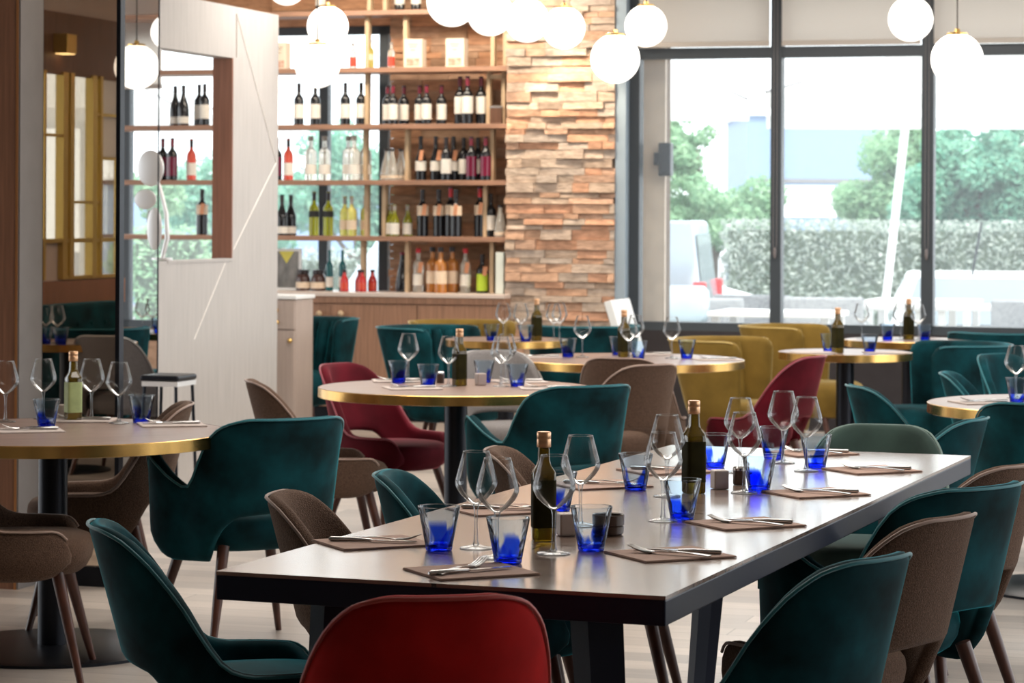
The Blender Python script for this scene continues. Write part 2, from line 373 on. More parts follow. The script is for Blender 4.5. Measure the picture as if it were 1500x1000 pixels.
# ------------------------------------------------------------------ mesh helpers
class MB:
    def __init__(self): self.v = []; self.f = []; self.fm = []
    def quad(self, *pts, m=0):
        i = len(self.v); self.v += [tuple(p) for p in pts]; self.f.append(tuple(range(i, i + len(pts)))); self.fm.append(m)
    def box(self, x0, x1, y0, y1, z0, z1, m=0, M=None):
        c = [(x0, y0, z0), (x1, y0, z0), (x1, y1, z0), (x0, y1, z0), (x0, y0, z1), (x1, y0, z1), (x1, y1, z1), (x0, y1, z1)]
        if M is not None: c = [tuple(M @ Vector(p)) for p in c]
        i = len(self.v); self.v += c
        for q in ((0, 3, 2, 1), (4, 5, 6, 7), (0, 1, 5, 4), (1, 2, 6, 5), (2, 3, 7, 6), (3, 0, 4, 7)):
            self.f.append(tuple(i + k for k in q)); self.fm.append(m)
        return self
    def rings(self, prof, n=32, e=2.0, cap0=True, cap1=True, m=0, cx=0, cy=0, sy=1.0):
        """stacked rings (z, r); e > 2 squares the section"""
        base = len(self.v)
        for z, r in prof:
            for k in range(n):
                t = 2 * PI * (k + 0.5) / n
                c, s = math.cos(t), math.sin(t)
                p = 2.0 / e
                self.v.append((cx + r * math.copysign(abs(c) ** p, c), cy + sy * r * math.copysign(abs(s) ** p, s), z))
        for j in range(len(prof) - 1):
            for k in range(n):
                a = base + j * n + k; b = base + j * n + (k + 1) % n
                self.f.append((a, b, b + n, a + n)); self.fm.append(m)
        if cap0: self.f.append(tuple(base + k for k in reversed(range(n)))); self.fm.append(m)
        if cap1:
            o = base + (len(prof) - 1) * n
            self.f.append(tuple(o + k for k in range(n))); self.fm.append(m)
        return self
    def tube(self, pts, rad, n=8, m=0, cap=True):
        pts = [Vector(p) for p in pts]
        if not isinstance(rad, (list, tuple)): rad = [rad] * len(pts)
        base = len(self.v)
        up = None
        for i, p in enumerate(pts):
            t = (pts[min(i + 1, len(pts) - 1)] - pts[max(i - 1, 0)]).normalized()
            if up is None:
                up = Vector((0, 0, 1)) if abs(t.z) < 0.9 else Vector((1, 0, 0))
            x = up.cross(t).normalized(); y = t.cross(x).normalized(); up = y
            for k in range(n):
                a = 2 * PI * k / n
                self.v.append(tuple(p + (x * math.cos(a) + y * math.sin(a)) * rad[i]))
        for j in range(len(pts) - 1):
            for k in range(n):
                a = base + j * n + k; b = base + j * n + (k + 1) % n
                self.f.append((a, b, b + n, a + n)); self.fm.append(m)
        if cap:
            self.f.append(tuple(base + k for k in reversed(range(n)))); self.fm.append(m)
            o = base + (len(pts) - 1) * n
            self.f.append(tuple(o + k for k in range(n))); self.fm.append(m)
        return self
    def sphere(self, c, r, nu=24, nv=14, sz=1.0, m=0):
        prof = []
        for j in range(nv + 1):
            t = -PI / 2 + PI * j / nv
            prof.append((c[2] + r * sz * math.sin(t), max(1e-4, r * math.cos(t))))
        return self.rings(prof, nu, cx=c[0], cy=c[1], m=m)
    def prism(self, poly, y0, y1, m=0):
        """polygon in xz swept along y"""
        n = len(poly); i = len(self.v)
        self.v += [(x, y0, z) for x, z in poly] + [(x, y1, z) for x, z in poly]
        self.f.append(tuple(i + k for k in range(n))); self.fm.append(m)
        self.f.append(tuple(i + n + k for k in reversed(range(n)))); self.fm.append(m)
        for k in range(n):
            a, b = i + k, i + (k + 1) % n
            self.f.append((b, a, a + n, b + n)); self.fm.append(m)
        return self
    def build(self, name, mats, parent=None, smooth=None, bevel=0.0, loc=None, rotz=None, segs=2):
        me = bpy.data.meshes.new(name)
        me.from_pydata(self.v, [], self.f)
        if not isinstance(mats, (list, tuple)): mats = [mats]
        for m in mats: me.materials.append(m)
        if len(mats) > 1:
            for p, k in zip(me.polygons, self.fm): p.material_index = k
        bm = bmesh.new(); bm.from_mesh(me)
        if bevel > 0:
            es = [e for e in bm.edges if len(e.link_faces) == 2 and e.calc_face_angle(0) > 0.6]
            bmesh.ops.bevel(bm, geom=es, offset=bevel, segments=segs, affect='EDGES', profile=0.5)
        bmesh.ops.recalc_face_normals(bm, faces=bm.faces)
        bm.to_mesh(me); bm.free()
        if smooth:
            for p in me.polygons: p.use_smooth = True
            try: me.set_sharp_from_angle(angle=math.radians(smooth))
            except Exception: pass
        o = bpy.data.objects.new(name, me); COL.objects.link(o)
        if parent is not None: o.parent = parent
        if loc is not None: o.location = loc
        if rotz is not None: o.rotation_euler = (0, 0, rotz)
        return o

def tag(o, label, cat, group=None, kind=None):
    if label: o['label'] = label
    if cat: o['category'] = cat
    if group: o['group'] = group
    if kind: o['kind'] = kind
    return o
def empty(name, loc=(0, 0, 0), rotz=0.0):
    o = bpy.data.objects.new(name, None); COL.objects.link(o)
    o.empty_display_size = 0.1; o.location = loc; o.rotation_euler = (0, 0, rotz)
    return o
def thing(name, label, cat, loc=(0, 0, 0), rotz=0.0, group=None):
    return tag(empty(name, loc, rotz), label, cat, group)
def struct(o): o['kind'] = 'structure'; return o
def copy_tree(o, parent=None):
    c = o.copy(); COL.objects.link(c)
    if parent is not None: c.parent = parent
    for ch in list(o.children): copy_tree(ch, c)
    return c
PROTO = {}
def place(key, maker, loc, rotz, label, cat, group=None):
    """first use moves the prototype itself, later uses copy it"""
    if key not in PROTO:
        PROTO[key] = maker(); o = PROTO[key]
    else:
        o = copy_tree(PROTO[key])
    o.location = loc; o.rotation_euler = (0, 0, rotz)
    for k in ('group',):
        if k in o: del o[k]
    return tag(o, label, cat, group)

ROOM = -TH      # z rotation of everything laid out along the room

# ------------------------------------------------------------------ the setting
def room_obj(mb, name, m, **kw):
    o = mb.build(name, m, loc=S0, rotz=ROOM, **kw); return struct(o)

fl = MB(); fl.box(-6.5, 9.5, -24, 0.75, -0.1, 0.0)
room_obj(fl, 'floor', FLOORM)
ce = MB(); ce.box(-6.5, 9.5, -24, 0.75, 3.25, 3.35)
room_obj(ce, 'ceiling', CEILM)
bw = MB(); bw.box(-6.5, 9.5, -24.2, -24.0, 0, 3.35)
room_obj(bw, 'wall_rear', WALLM)

for nm, x0, x1 in (('wall_left_rear', -6.5, -6.3), ('wall_right_rear', 9.3, 9.5)):
    b = MB(); b.box(x0, x1, -24, -12.8, 0, 3.25); room_obj(b, nm, WALLM)

def stones(mb, x0, x1, z0, z1, y, depth, rows_h, len_rng, rnd, ret=0.0):
    z = z0
    while z < z1 - 0.004:
        h = min(rnd.uniform(*rows_h), z1 - z)
        x = x0 - rnd.uniform(0, 0.08)
        while x < x1:
            w = rnd.uniform(*len_rng); xa = max(x, x0 - (rnd.uniform(0, ret))); xb = min(x + w, x1)
            if xb - xa > 0.02:
                pr = rnd.uniform(0.0, depth)
                g = 0.0015
                a, b = xa + g, xb - g; c, d = z + g, z + h - g
                f = y - pr; bt = rnd.uniform(-0.008, 0.008); bl = rnd.uniform(-0.008, 0.008)
                v = [(a, f + bt, c), (b, f + bl, c), (b, y + 0.1, c), (a, y + 0.1, c),
                     (a, f - bl + 0.004, d), (b, f - bt + 0.004, d), (b, y + 0.1, d), (a, y + 0.1, d)]
                i = len(mb.v); mb.v += v
                for q in ((0, 3, 2, 1), (4, 5, 6, 7), (0, 1, 5, 4), (1, 2, 6, 5), (2, 3, 7, 6), (3, 0, 4, 7)):
                    mb.f.append(tuple(i + k for k in q)); mb.fm.append(0)
            x += w
        z += h

rs = random.Random(3)
aP0, aP1 = A(743, 0), A(901, 0)
pl = MB(); stones(pl, aP0, aP1, 0.0, 3.25, 0.0, 0.035, (0.035, 0.075), (0.10, 0.34), rs, 0.015)
pl.box(aP0 + 0.02, aP1 - 0.004, 0.05, 0.42, 0, 3.25)
room_obj(pl, 'wall_pillar', STONE)
aW0, aW1 = A(120, 0.4), A(566, 0.4)
bk = MB(); stones(bk, aW1 + 0.02, aP0 + 0.05, 0.85, 3.25, 0.42, 0.02, (0.045, 0.085), (0.22, 0.5), rs)
zt1 = ZB(40, 500, 0.4); zb1 = ZB(427, 500, 0.4)
stones(bk, A(395, 0.4), aW1 + 0.02, zt1 + 0.01, 3.25, 0.42, 0.02, (0.045, 0.085), (0.22, 0.5), rs)
bk.box(aW1 + 0.02, aP0 + 0.06, 0.5, 0.6, 0, 3.25)
bk.box(aW0 - 3.0, aW1 + 0.02, 0.5, 0.6, 0.0, 0.62)
bk.box(aW0 - 3.0, aW1 + 0.02, 0.5, 0.6, zt1 + 0.01, 3.25)
room_obj(bk, 'wall_back', STONE2)

# window behind the bar and to its left
w1 = MB()
fz0, fz1 = 0.62, zt1 + 0.01
for px in (183, 473, 561):
    a = A(px, 0.46); w1.box(a - 0.035, a + 0.035, 0.46, 0.54, fz0, fz1)
w1.box(aW0 - 1.2, aW1 + 0.02, 0.46, 0.54, fz1 - 0.06, fz1); w1.box(aW0 - 1.2, aW1 + 0.02, 0.46, 0.54, fz0, fz0 + 0.06)
win1 = room_obj(w1, 'window_1', FRAME)
g = MB(); g.box(aW0 - 1.2, aW1, 0.495, 0.503, fz0, fz1); gl = g.build('glass', PANE, parent=win1)

zb_l = ZAT(200, 128, 20.2)
tbl = thing('roller_blind', 'pale grey roller blind at the left window behind the globe beside the partition', 'blind', RW(A(208, .42), .42, zb_l), ROOM)
hb = A(236, .42) - A(208, .42)
b = MB(); b.box(-hb * 1.6, hb, -.003, .003, .03, 3.2 - zb_l); b.build('fabric', BLIND, parent=tbl)
b = MB(); b.box(-hb * 1.6, hb, -.012, .012, 0, .035); b.build('bottom_bar', BLINDBAR, parent=tbl)

# right-hand window wall
WB = 0.10
aF = A(905, WB); aR = A(1500, WB) + 2.6
zs = ZB(474, 1130, WB); ztr0 = ZB(84, 1150, WB); ztr1 = ZB(68, 1150, WB)
w2 = MB()
mull = [A(927, WB), A(1136, WB), A(1358, WB), A(1580, WB), A(1802, WB), A(2024, WB), A(2246, WB), A(2468, WB)]
hw = [0.045, 0.038] + [0.042] * 6
for a, h in zip(mull, hw): w2.box(a - h, a + h, WB, WB + 0.12, zs - 0.05, 3.25)
for i in range(7):
    w2.box(mull[i], mull[i + 1], WB + 0.01, WB + 0.11, ztr0, ztr1)
    w2.box(mull[i], mull[i + 1], WB + 0.01, WB + 0.11, zs - 0.06, zs)
win2 = room_obj(w2, 'window_2', FRAME)
g = MB()
for i in range(7): g.box(mull[i] + 0.03, mull[i + 1] - 0.03, WB + 0.06, WB + 0.066, zs, 3.25)
g.build('glass', PANE, parent=win2)
rv = MB(); rv.box(A(901, 0.0), A(916, 0.0), 0.0, 0.25, 0, 3.25)
room_obj(rv, 'trim_1', FRAMEBLUE)
sw = MB(); sw.box(mull[0] - 0.05, mull[-1], WB + 0.01, WB + 0.2, 0, zs - 0.06)
room_obj(sw, 'wall_right', mat('dark_dado', (0.035, 0.031, 0.033), 0.6, var=0.1, spec=0.2))

# roller blinds and their bead chains
zbl = ZB(67, 1150, WB - 0.05)
bspec = [(mull[0] + 0.05, mull[1] - 0.042, 'cream roller blind half lowered on the left pane beside the stone pillar'),
         (mull[1] + 0.045, mull[2] - 0.046, 'cream roller blind on the middle pane between the two slim posts'),
         (mull[2] + 0.046, mull[3] - 0.046, 'cream roller blind on the rightmost pane behind the lowest right globe')]
for x0, x1, lab in bspec:
    t = thing('roller_blind', lab, 'blind', RW((x0 + x1) / 2, WB - 0.03, zbl), ROOM, 'roller blinds on the street windows')
    h = (x1 - x0) / 2
    b = MB(); b.box(-h, h, -0.003, 0.003, 0.03, 3.2 - zbl); b.build('fabric', BLIND, parent=t)
    b = MB(); b.box(-h, h, -0.012, 0.012, 0.0, 0.035); b.build('bottom_bar', BLINDBAR, parent=t, bevel=0.004)
    b = MB(); b.tube([(-h, 0, 3.2 - zbl), (h, 0, 3.2 - zbl)], 0.03, 12); b.build('roller', BLINDBAR, parent=t)
for a, lab in ((mull[1], 'bead chain loop hanging on the slim post left of the middle pane'), (mull[2], 'bead chain loop hanging on the slim post right of the middle pane')):
    ch = MB(); zc = ZB(372, 1136, WB)
    ch.tube([(-0.012, 0, 3.2 - zc), (-0.012, 0, 0.06), (0, 0, 0.0), (0.012, 0, 0.06), (0.012, 0, 3.2 - zc)], 0.0025, 6)
    ch.rings([(-0.03, 0.006), (0.0, 0.012), (0.03, 0.012), (0.045, 0.004)], 10)
    o = ch.build('blind_chain', mat('chain_grey', (0.16, 0.14, 0.14), 0.5) if 'chain_grey' not in MATS else MATS['chain_grey'], loc=RW(a, WB - 0.02, zc), rotz=ROOM)
    tag(o, lab, 'chain', 'blind chains')

# ------------------------------------------------------------------ bar shelving
sh = thing('bar_shelving', 'open oak shelving full of bottles against window and stone wall', 'shelf', RW(0, 0, 0), ROOM)
aL, aRt = A(150, 0), A(742, 0)
boards = [12, 97, 181, 264, 347]
BZ = [ZB(y, 700) for y in boards]
for z in BZ:
    b = MB(); b.box(aL, aRt, 0.0, 0.30, z - 0.036, z); b.build('shelf_board', SHELFWOOD, parent=sh, bevel=0.003)
CZ = ZB(430, 700)
levels = [CZ] + BZ[::-1]
posts = {0: [533, 598, 722], 1: [538, 564, 712], 2: [536, 597, 722], 3: [538, 716, 738], 4: [538, 594, 722, 740], 5: [541, 564, 722]}
for lv, pxs in posts.items():
    z0 = levels[lv]; z1 = (levels[lv + 1] - 0.036) if lv + 1 < len(levels) else 3.25
    for px in pxs:
        a = A(px, 0.13); b = MB(); b.box(a - 0.014, a + 0.014, 0.1, 0.16, z0, z1); b.build('upright', LIGHTWOOD, parent=sh)
b = MB(); z1 = levels[4] - 0.036; b.box(A(716, 0.13), A(740, 0.13), 0.1, 0.16, z1 - 0.05, z1 - 0.02); b.build('box_rail', LIGHTWOOD, parent=sh)

bc = thing('bar_cabinet', 'long oak bar cabinet with sliding doors and pale worktop under the bottles', 'cabinet', RW(0, 0, 0), ROOM)
aCL, aCR = A(360, -0.12), A(742, -0.12)
b = MB(); b.box(aCL, aCR, -0.12, 0.36, 0.10, CZ - 0.03); b.build('body', BARWOOD, parent=bc)
b = MB(); b.box(aCL, aCR, -0.06, 0.36, 0.0, 0.10); b.build('plinth', BLACK, parent=bc)
b = MB(); b.box(aCL - 0.02, aCR, -0.15, 0.42, CZ - 0.03, CZ); b.build('worktop', mat('pale_worktop', (0.62, 0.52, 0.46), 0.35), parent=bc, bevel=0.004)
for x0, x1 in ((486, 612), (612, 738)):
    b = MB(); b.box(A(x0, -0.13) + 0.004, A(x1, -0.13) - 0.004, -0.135, -0.12, 0.13, CZ - 0.085); b.build('sliding_door', BARWOOD, parent=bc, bevel=0.003)
b = MB(); b.box(aCL, aCR, -0.14, -0.12, CZ - 0.075, CZ - 0.03); b.build('rail', BARWOOD, parent=bc)
for px in (469, 501):
    b = MB(); b.sphere((A(px, -0.14), -0.155, ZB(459, px, -0.14)), 0.022, 12, 8); b.build('knob', LIGHTWOOD, parent=bc, smooth=60)

# pale drawer cabinet peeking out behind the partition
dl = Q(402, 17.6); 
dc = thing('drawer_cabinet', 'pale pink drawer cabinet with round brass knobs right of the white partition', 'cabinet', Q(398, 16.9), ROOM)
wd = 0.36
b = MB(); b.box(-wd + 0.16, 0.16, -0.0, 0.3, 0.0, 0.96); b.build('body', PINKWOOD, parent=dc, bevel=0.004)
b = MB(); b.box(-wd + 0.15, 0.17, -0.015, 0.31, 0.96, 0.985); b.build('top', WHITE, parent=dc, bevel=0.004)
for z0, z1, kx in ((0.77, 0.95, (0.035, 0.04)), (0.05, 0.76, (0.13,))):
    b = MB(); b.box(-wd + 0.17, 0.155, -0.012, 0.0, z0, z1); d = b.build('drawer', PINKWOOD, parent=dc, bevel=0.003)
    for j, kxx in enumerate(kx):
        b = MB(); b.sphere((kxx, -0.026, (z1 - 0.06 - 0.075 * j)), 0.016, 12, 8); b.build('knob', BRASSCAP, parent=d, smooth=60)

# ------------------------------------------------------------------ white partition with its opening
pr = MB()
PRT = Q(405, 16.0)          # far (right) end
def prz(px, py, d): return ZAT(px, py, d)
zTop = prz(405, 22, 16.0)
def t_at(px):   # distance back from the far end along -EY for a pixel column
    t = (px - 750.0) / F
    return (PRT.x - t * PRT.y) / (EY.x - t * EY.y)
tl, tr_ = t_at(232), t_at(340)
Lp = tl
z0o = prz(340, 379, PRT.y - tr_ * EY.y); z1o = prz(340, 85, PRT.y - tr_ * EY.y)
# local frame: x = EX (towards the room), y = EY; the partition's room face is x = 0
TK = 0.11
y_open0, y_open1 = -tl - 0.02, -tr_
part = MB()
part.box(-TK, 0, y_open1, 0, 0, zTop)
def mitre(z0, z1):      # the near end is cut to a sharp edge
    lo = [(0, -Lp, z0), (0, y_open1, z0), (-TK, y_open1, z0), (-TK, -Lp + TK * 2.6, z0)]
    hi = [(x, y, z1) for x, y, z in lo]
    part.quad(*lo); part.quad(*hi[::-1])
    for k in range(4): part.quad(lo[k], hi[k], hi[(k + 1) % 4], lo[(k + 1) % 4])
mitre(0, z0o); mitre(z1o, zTop)
partition = thing('partition_screen', 'tall white wooden partition screen with a square opening and diagonal inlay lines', 'partition', PRT, ROOM)
part.build('panel', WHITEWOOD, parent=partition)
j = MB(); j.box(-TK - 0.01, 0.002, y_open1 - 0.012, y_open1 + 0.004, z0o, z1o); j.build('jamb', JAMBWOOD, parent=partition)
j = MB(); j.box(-TK * .5, 0.004, -Lp + .12, y_open1, z0o - 0.012, z0o + 0.004); j.build('sill', WHITEWOOD, parent=partition)
def pp(px, py):
    t = t_at(px); return (0.002, -t, prz(px, py, PRT.y - t * EY.y))
for pts in ([(345, 20), (404, 238)], [(404, 238), (342, 365)], [(330, 385), (285, 497)]):
    a_, b_ = Vector(pp(*pts[0])), Vector(pp(*pts[1]))
    i_ = MB(); i_.tube([a_, b_], 0.0022, 6); i_.build('inlay_line', INLAY, parent=partition)
i_ = MB(); i_.box(-.004, .003, -Lp - .004, -Lp + .002, 0, zTop); i_.build('edge_trim', BLACK, parent=partition)
i_ = MB(); a_, b_ = Vector(pp(345, 20)), Vector(pp(345, 84)); i_.tube([a_, b_], 0.002, 6); i_.build('joint_line', PINKWOOD, parent=partition)

# silver sculpture on the sill of the opening
tS = t_at(250); sp = PRT - tS * EY + EX * (-0.05)
sc = thing('metal_sculpture', 'silver abstract sculpture of rounded discs on a bent stem in the partition opening', 'sculpture', (sp.x, sp.y, z0o + 0.006), ROOM)
b = MB(); b.tube([(0, 0, 0), (0.03, 0, 0.12), (0.025, 0, 0.25), (-0.01, 0, 0.38), (-0.04, 0, 0.46)], [0.012, 0.014, 0.012, 0.01, 0.008], 10); b.build('stem', SILVER, parent=sc, smooth=60)
b = MB(); b.rings([(0, 0.06), (0.012, 0.06)], 24, sy=0.6); b.build('foot', SILVER, parent=sc)
for c, r, sx in (((-0.07, 0, 0.50), 0.10, 0.8), ((-0.10, 0, 0.33), 0.055, 1.2)):
    b = MB(); b.sphere((0, 0, 0), r, 24, 14); o = b.build('disc', SILVER, parent=sc, smooth=60, loc=c); o.scale = (sx, 0.16, 1.0)
b = MB(); b.sphere((0, 0, 0), 0.09, 24, 14); o = b.build('disc', SILVER, parent=sc, smooth=60, loc=(-0.045, 0, 0.17)); o.scale = (0.5, 0.14, 1.3)

# ------------------------------------------------------------------ left column, bronze glass; added alcove behind stands in for its mirror image
cl = Q(22, 10.6)
b = MB(); b.box(-0.9, 0, 0, 0.196, 0, 3.25, m=0); 
col = b.build('wall_left', MIDWOOD, loc=cl, rotz=ROOM); struct(col)
b = MB(); b.box(0.0, 0.012, 0.002, 0.20, 0, 3.25); o = b.build('trim_2', GREYPANEL, loc=cl, rotz=ROOM); struct(o)
b = MB(); b.box(-0.004, 0.004, -0.006, 0.004, 0, 3.25); o = b.build('trim_3', mat('copper_trim', (0.55, 0.25, 0.10), 0.3, metal=0.7), loc=cl, rotz=ROOM); struct(o)
gl0 = Q(55, 10.79); gl1 = Q(174, 10.68)
wg = (gl1 - gl0).length
b = MB()
b.box(-0.006, 0.006, -0.02, 0.02, 0.0, 3.25); b.box(wg - 0.012, wg + 0.006, -0.02, 0.02, 0.0, 3.25); b.box(0, wg, -0.02, 0.02, 0.0, 0.08); b.box(0, wg, -0.02, 0.02, 3.2, 3.25)
mirror_frame = b.build('bronze_mirror_pane', BLACK, loc=gl0, rotz=math.atan2(gl1.y - gl0.y, gl1.x - gl0.x)); struct(mirror_frame)  # see-through pane standing in for a bronze mirror
b = MB(); b.box(0.006, wg - 0.01, -0.003, 0.003, 0.08, 3.2); b.build('glass', TINTPANE, parent=mirror_frame)

al = Q(40, 17.0)      # added alcove wall carrying the reflected scene, runs along EY
def alz(py, px=115): return ZAT(px, py, 17.6)
def alt(px):
    t = (px - 750.0) / F
    return (t * al.y - al.x) / (EY.x - t * EY.y)
def albox(mb, px0, px1, py0, py1, x0=-0.05, x1=0.0, m=0):
    mb.box(x0, x1, alt(px0), alt(px1), alz(py1), alz(py0), m=m)
b = MB()
albox(b, -60, 174, 108, -20); 
albox(b, -60, 86, 355, 640); albox(b, 86, 174, 408, 640)
ow = b.build('wall_reflected_alcove', [PINKWOOD], loc=al, rotz=ROOM); struct(ow)
b = MB(); albox(b, -60, 174, 22, 112, 0.0, 0.02); o = b.build('trim_4', DARKWOOD, loc=al, rotz=ROOM); struct(o)
b = MB(); albox(b, -60, 174, 410, 446, 0.0, 0.05); o = b.build('trim_5', MIDWOOD, loc=al, rotz=ROOM); struct(o)
b = MB()
for px, w in ((88, 3.4), (98, 3.0), (131, 3.0), (141, 1.6), (172, 1.6), (58, 1.5)): albox(b, px - w, px + w, 108, 408, -0.02, 0.04)
for px0, px1, py, h in ((55, 86, 200, 2), (135, 174, 165, 2), (140, 174, 230, 2), (55, 174, 352, 3), (98, 141, 296, 2), (88, 174, 406, 2.5)): albox(b, px0, px1, py - h, py + h, -0.02, 0.035)
win4 = b.build('window_reflected', GOLD, loc=al, rotz=ROOM); struct(win4)
b = MB(); albox(b, 55, 174, 110, 406, -0.012, -0.006); b.build('glass', PANE, parent=win4)
b = MB(); albox(b, 139, 172, 112, 228, -0.005, 0.0); o = b.build('roller_blind', BLIND, loc=al, rotz=ROOM)
tag(o, 'small cream blind behind the gilt bars of the reflected alcove window', 'blind')
lp = Q(92, 16.3); 
bl_ = thing('ceiling_spotlight', 'square brass box lamp on the dark wood above the reflected gilt window', 'lamp', (0, 0, 0))
bl_.location = al + EY * alt(80) + EX * 0.02 + Vector((0, 0, alz(82))); bl_.rotation_euler = (0, 0, ROOM)
b = MB(); b.box(0, 0.10, -0.07, 0.07, 0, 0.125); b.build('housing', GOLD, parent=bl_, bevel=0.004)
b = MB(); b.box(0.01, 0.09, -0.06, 0.06, -0.006, 0.0); b.build('lens', BULKLAMP, parent=bl_)
bq = thing('banquette', 'dark teal buttoned banquette along the reflected alcove wall behind bronze glass', 'banquette', al + EX * 0.055, ROOM)
y0, y1 = alt(-30), alt(146)
b = MB(); b.box(0.0, 0.12, y0, y1, 0.40, alz(442)); b.build('backrest', TEAL, parent=bq, bevel=0.03, segs=3)
b = MB(); b.box(0.12, 0.50, y0, y1, 0.30, 0.46); b.build('seat', TEAL, parent=bq, bevel=0.03, segs=3)
b = MB(); b.box(0.03, 0.45, y0 + 0.02, y1 - 0.02, 0.0, 0.30); b.build('base', BLACK, parent=bq)
b = MB()
for r_ in range(2):
    for k in range(8): b.sphere((0.122, y0 + 0.1 + k * 0.2 + r_ * 0.1, 0.62 + 0.16 * r_), 0.013, 8, 6)
o = b.build('button', TEAL, parent=bq, smooth=60); o['kind'] = 'stuff'

# ------------------------------------------------------------------ chairs
def lerp_table(tab, x):
    x = abs(x); n = len(tab)
    d = [(tab[i + 1][1] - tab[i][1]) / (tab[i + 1][0] - tab[i][0]) for i in range(n - 1)]
    def tan(i):       # monotone tangents keep the outline smooth
        if i == 0 or i == n - 1: return 0.0
        return 0.0 if d[i - 1] * d[i] <= 0 else 2 * d[i - 1] * d[i] / (d[i - 1] + d[i])
    for i in range(n - 1):
        (x0, y0), (x1, y1) = tab[i], tab[i + 1]
        if x <= x1:
            h = x1 - x0; t = (x - x0) / h
            return (y0 * (1 + 2 * t) * (1 - t) ** 2 + tan(i) * h * t * (1 - t) ** 2 + y1 * t * t * (3 - 2 * t) + tan(i + 1) * h * t * t * (t - 1))
    return tab[-1][1]

def shell_mesh(zt_tab, zb_tab, phimax, rx, ry, th=0.04, tilt=0.24, flare=0.12, nphi=64, ns=9, e=2.35, z_ref=0.42, arm_out=0.0):
    """upholstered tub shell: one closed padded skin, high behind, low at the arms"""
    mb = MB(); nloop = None; welt = []
    p = 2.0 / e
    def plan(phi, z, off):
        s, c = math.sin(phi), math.cos(phi)
        dz = max(-0.1, z - z_ref)
        k = 1 + flare * dz
        X = (rx * k + off) * math.copysign(abs(s) ** p, s)
        Y = -(ry * k + off) * math.copysign(abs(c) ** p, c)
        Y -= tilt * max(0, dz) * max(0, c) ** 0.6
        # the belly tucks in under the seat
        w = min(1, max(0, (abs(math.degrees(phi)) - 74) / 26)); X *= 1 + arm_out * w * w * (3 - 2 * w)
        if z < z_ref:
            q = 1 - 0.55 * ((z_ref - z) / 0.12) ** 2 * 0.35
            X *= q; Y *= q
        return (X, Y, z)
    for i in range(nphi + 1):
        deg = -phimax + 2 * phimax * i / nphi
        phi = math.radians(deg)
        zt, zb = lerp_table(zt_tab, deg), lerp_table(zb_tab, deg)
        endk = min(1.0, (phimax - abs(deg)) / 7.0)
        t = th * (0.35 + 0.65 * math.sqrt(max(0, 1 - (1 - endk) ** 2))); h = t / 2
        zt = max(zt, zb + 2 * h + 0.012)
        loop = []
        for k in range(ns + 1): loop.append((h, zb + h + (zt - zb - 2 * h) * k / ns))
        for k in range(1, 5): a = PI * k / 5; loop.append((h * math.cos(a), zt - h + h * math.sin(a)))
        for k in range(ns + 1): loop.append((-h, zt - h - (zt - zb - 2 * h) * k / ns))
        for k in range(1, 5): a = PI + PI * k / 5; loop.append((h * math.cos(a), zb + h + h * math.sin(a)))
        nloop = len(loop)
        for off, z in loop: mb.v.append(plan(phi, z, off))
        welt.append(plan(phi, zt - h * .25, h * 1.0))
    for i in range(nphi):
        for k in range(nloop):
            a = i * nloop + k; b = i * nloop + (k + 1) % nloop
            mb.f.append((a, a + nloop, b + nloop, b)); mb.fm.append(0)
    mb.f.append(tuple(range(nloop))); mb.fm.append(0)
    o = nphi * nloop
    mb.f.append(tuple(o + k for k in reversed(range(nloop)))); mb.fm.append(0)
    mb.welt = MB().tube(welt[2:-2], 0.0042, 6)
    return mb

def shell(root, m, *a, **k):
    b = shell_mesh(*a, **k)
    o = b.build('back_shell', m, root, smooth=60)
    b.welt.build('rim_highlight_piping', HIGHLIGHT_WELT[m.name], o, smooth=60)

def seat_mesh(rx, ry, z0, z1, e=2.6, cy=0.0):
    mb = MB(); h = z1 - z0
    prof = [(z0, 0.80), (z0 + 0.015, 0.90), (z0 + h * 0.35, 0.975), (z0 + h * 0.6, 1.0), (z0 + h * 0.8, 0.985), (z0 + h * 0.93, 0.93), (z1, 0.82), (z1 + 0.006, 0.5), (z1 + 0.008, 0.05)]
    mb.rings([(z, r * rx) for z, r in prof], 40, e=e, sy=ry / rx, cy=cy)
    return mb

def chair_legs(root, sx, sy, splay=0.09, ztop=0.37):
    for a, b in ((-1, 1), (1, 1), (-1, -1), (1, -1)):
        m = MB(); x, y = a * sx, b * sy
        m.tube([(x, y, ztop), (x + a * splay * 0.5, y + b * splay * 0.5, ztop * 0.5), (x + a * splay, y + b * splay, 0.0)], [0.021, 0.017, 0.011], 12)
        m.build('leg', LEG, root, smooth=50)

ARM_T = [(0, .815), (28, .815), (44, .80), (55, .77), (64, .70), (71, .61), (77, .575), (86, .60), (96, .655), (106, .675), (117, .65), (128, .575), (136, .49), (142, .42)]
ARM_B = [(0, .485), (30, .475), (42, .44), (54, .36), (62, .315), (100, .31), (125, .33), (142, .37)]
TUB_T = [(0, .81), (17, .81), (32, .797), (45, .757), (55, .70), (63, .638), (70, .570), (79, .515), (90, .50), (120, .498), (131, .478), (142, .415)]
TUB_B = [(0, .50), (30, .49), (42, .45), (54, .37), (62, .335), (100, .33), (125, .34), (142, .38)]

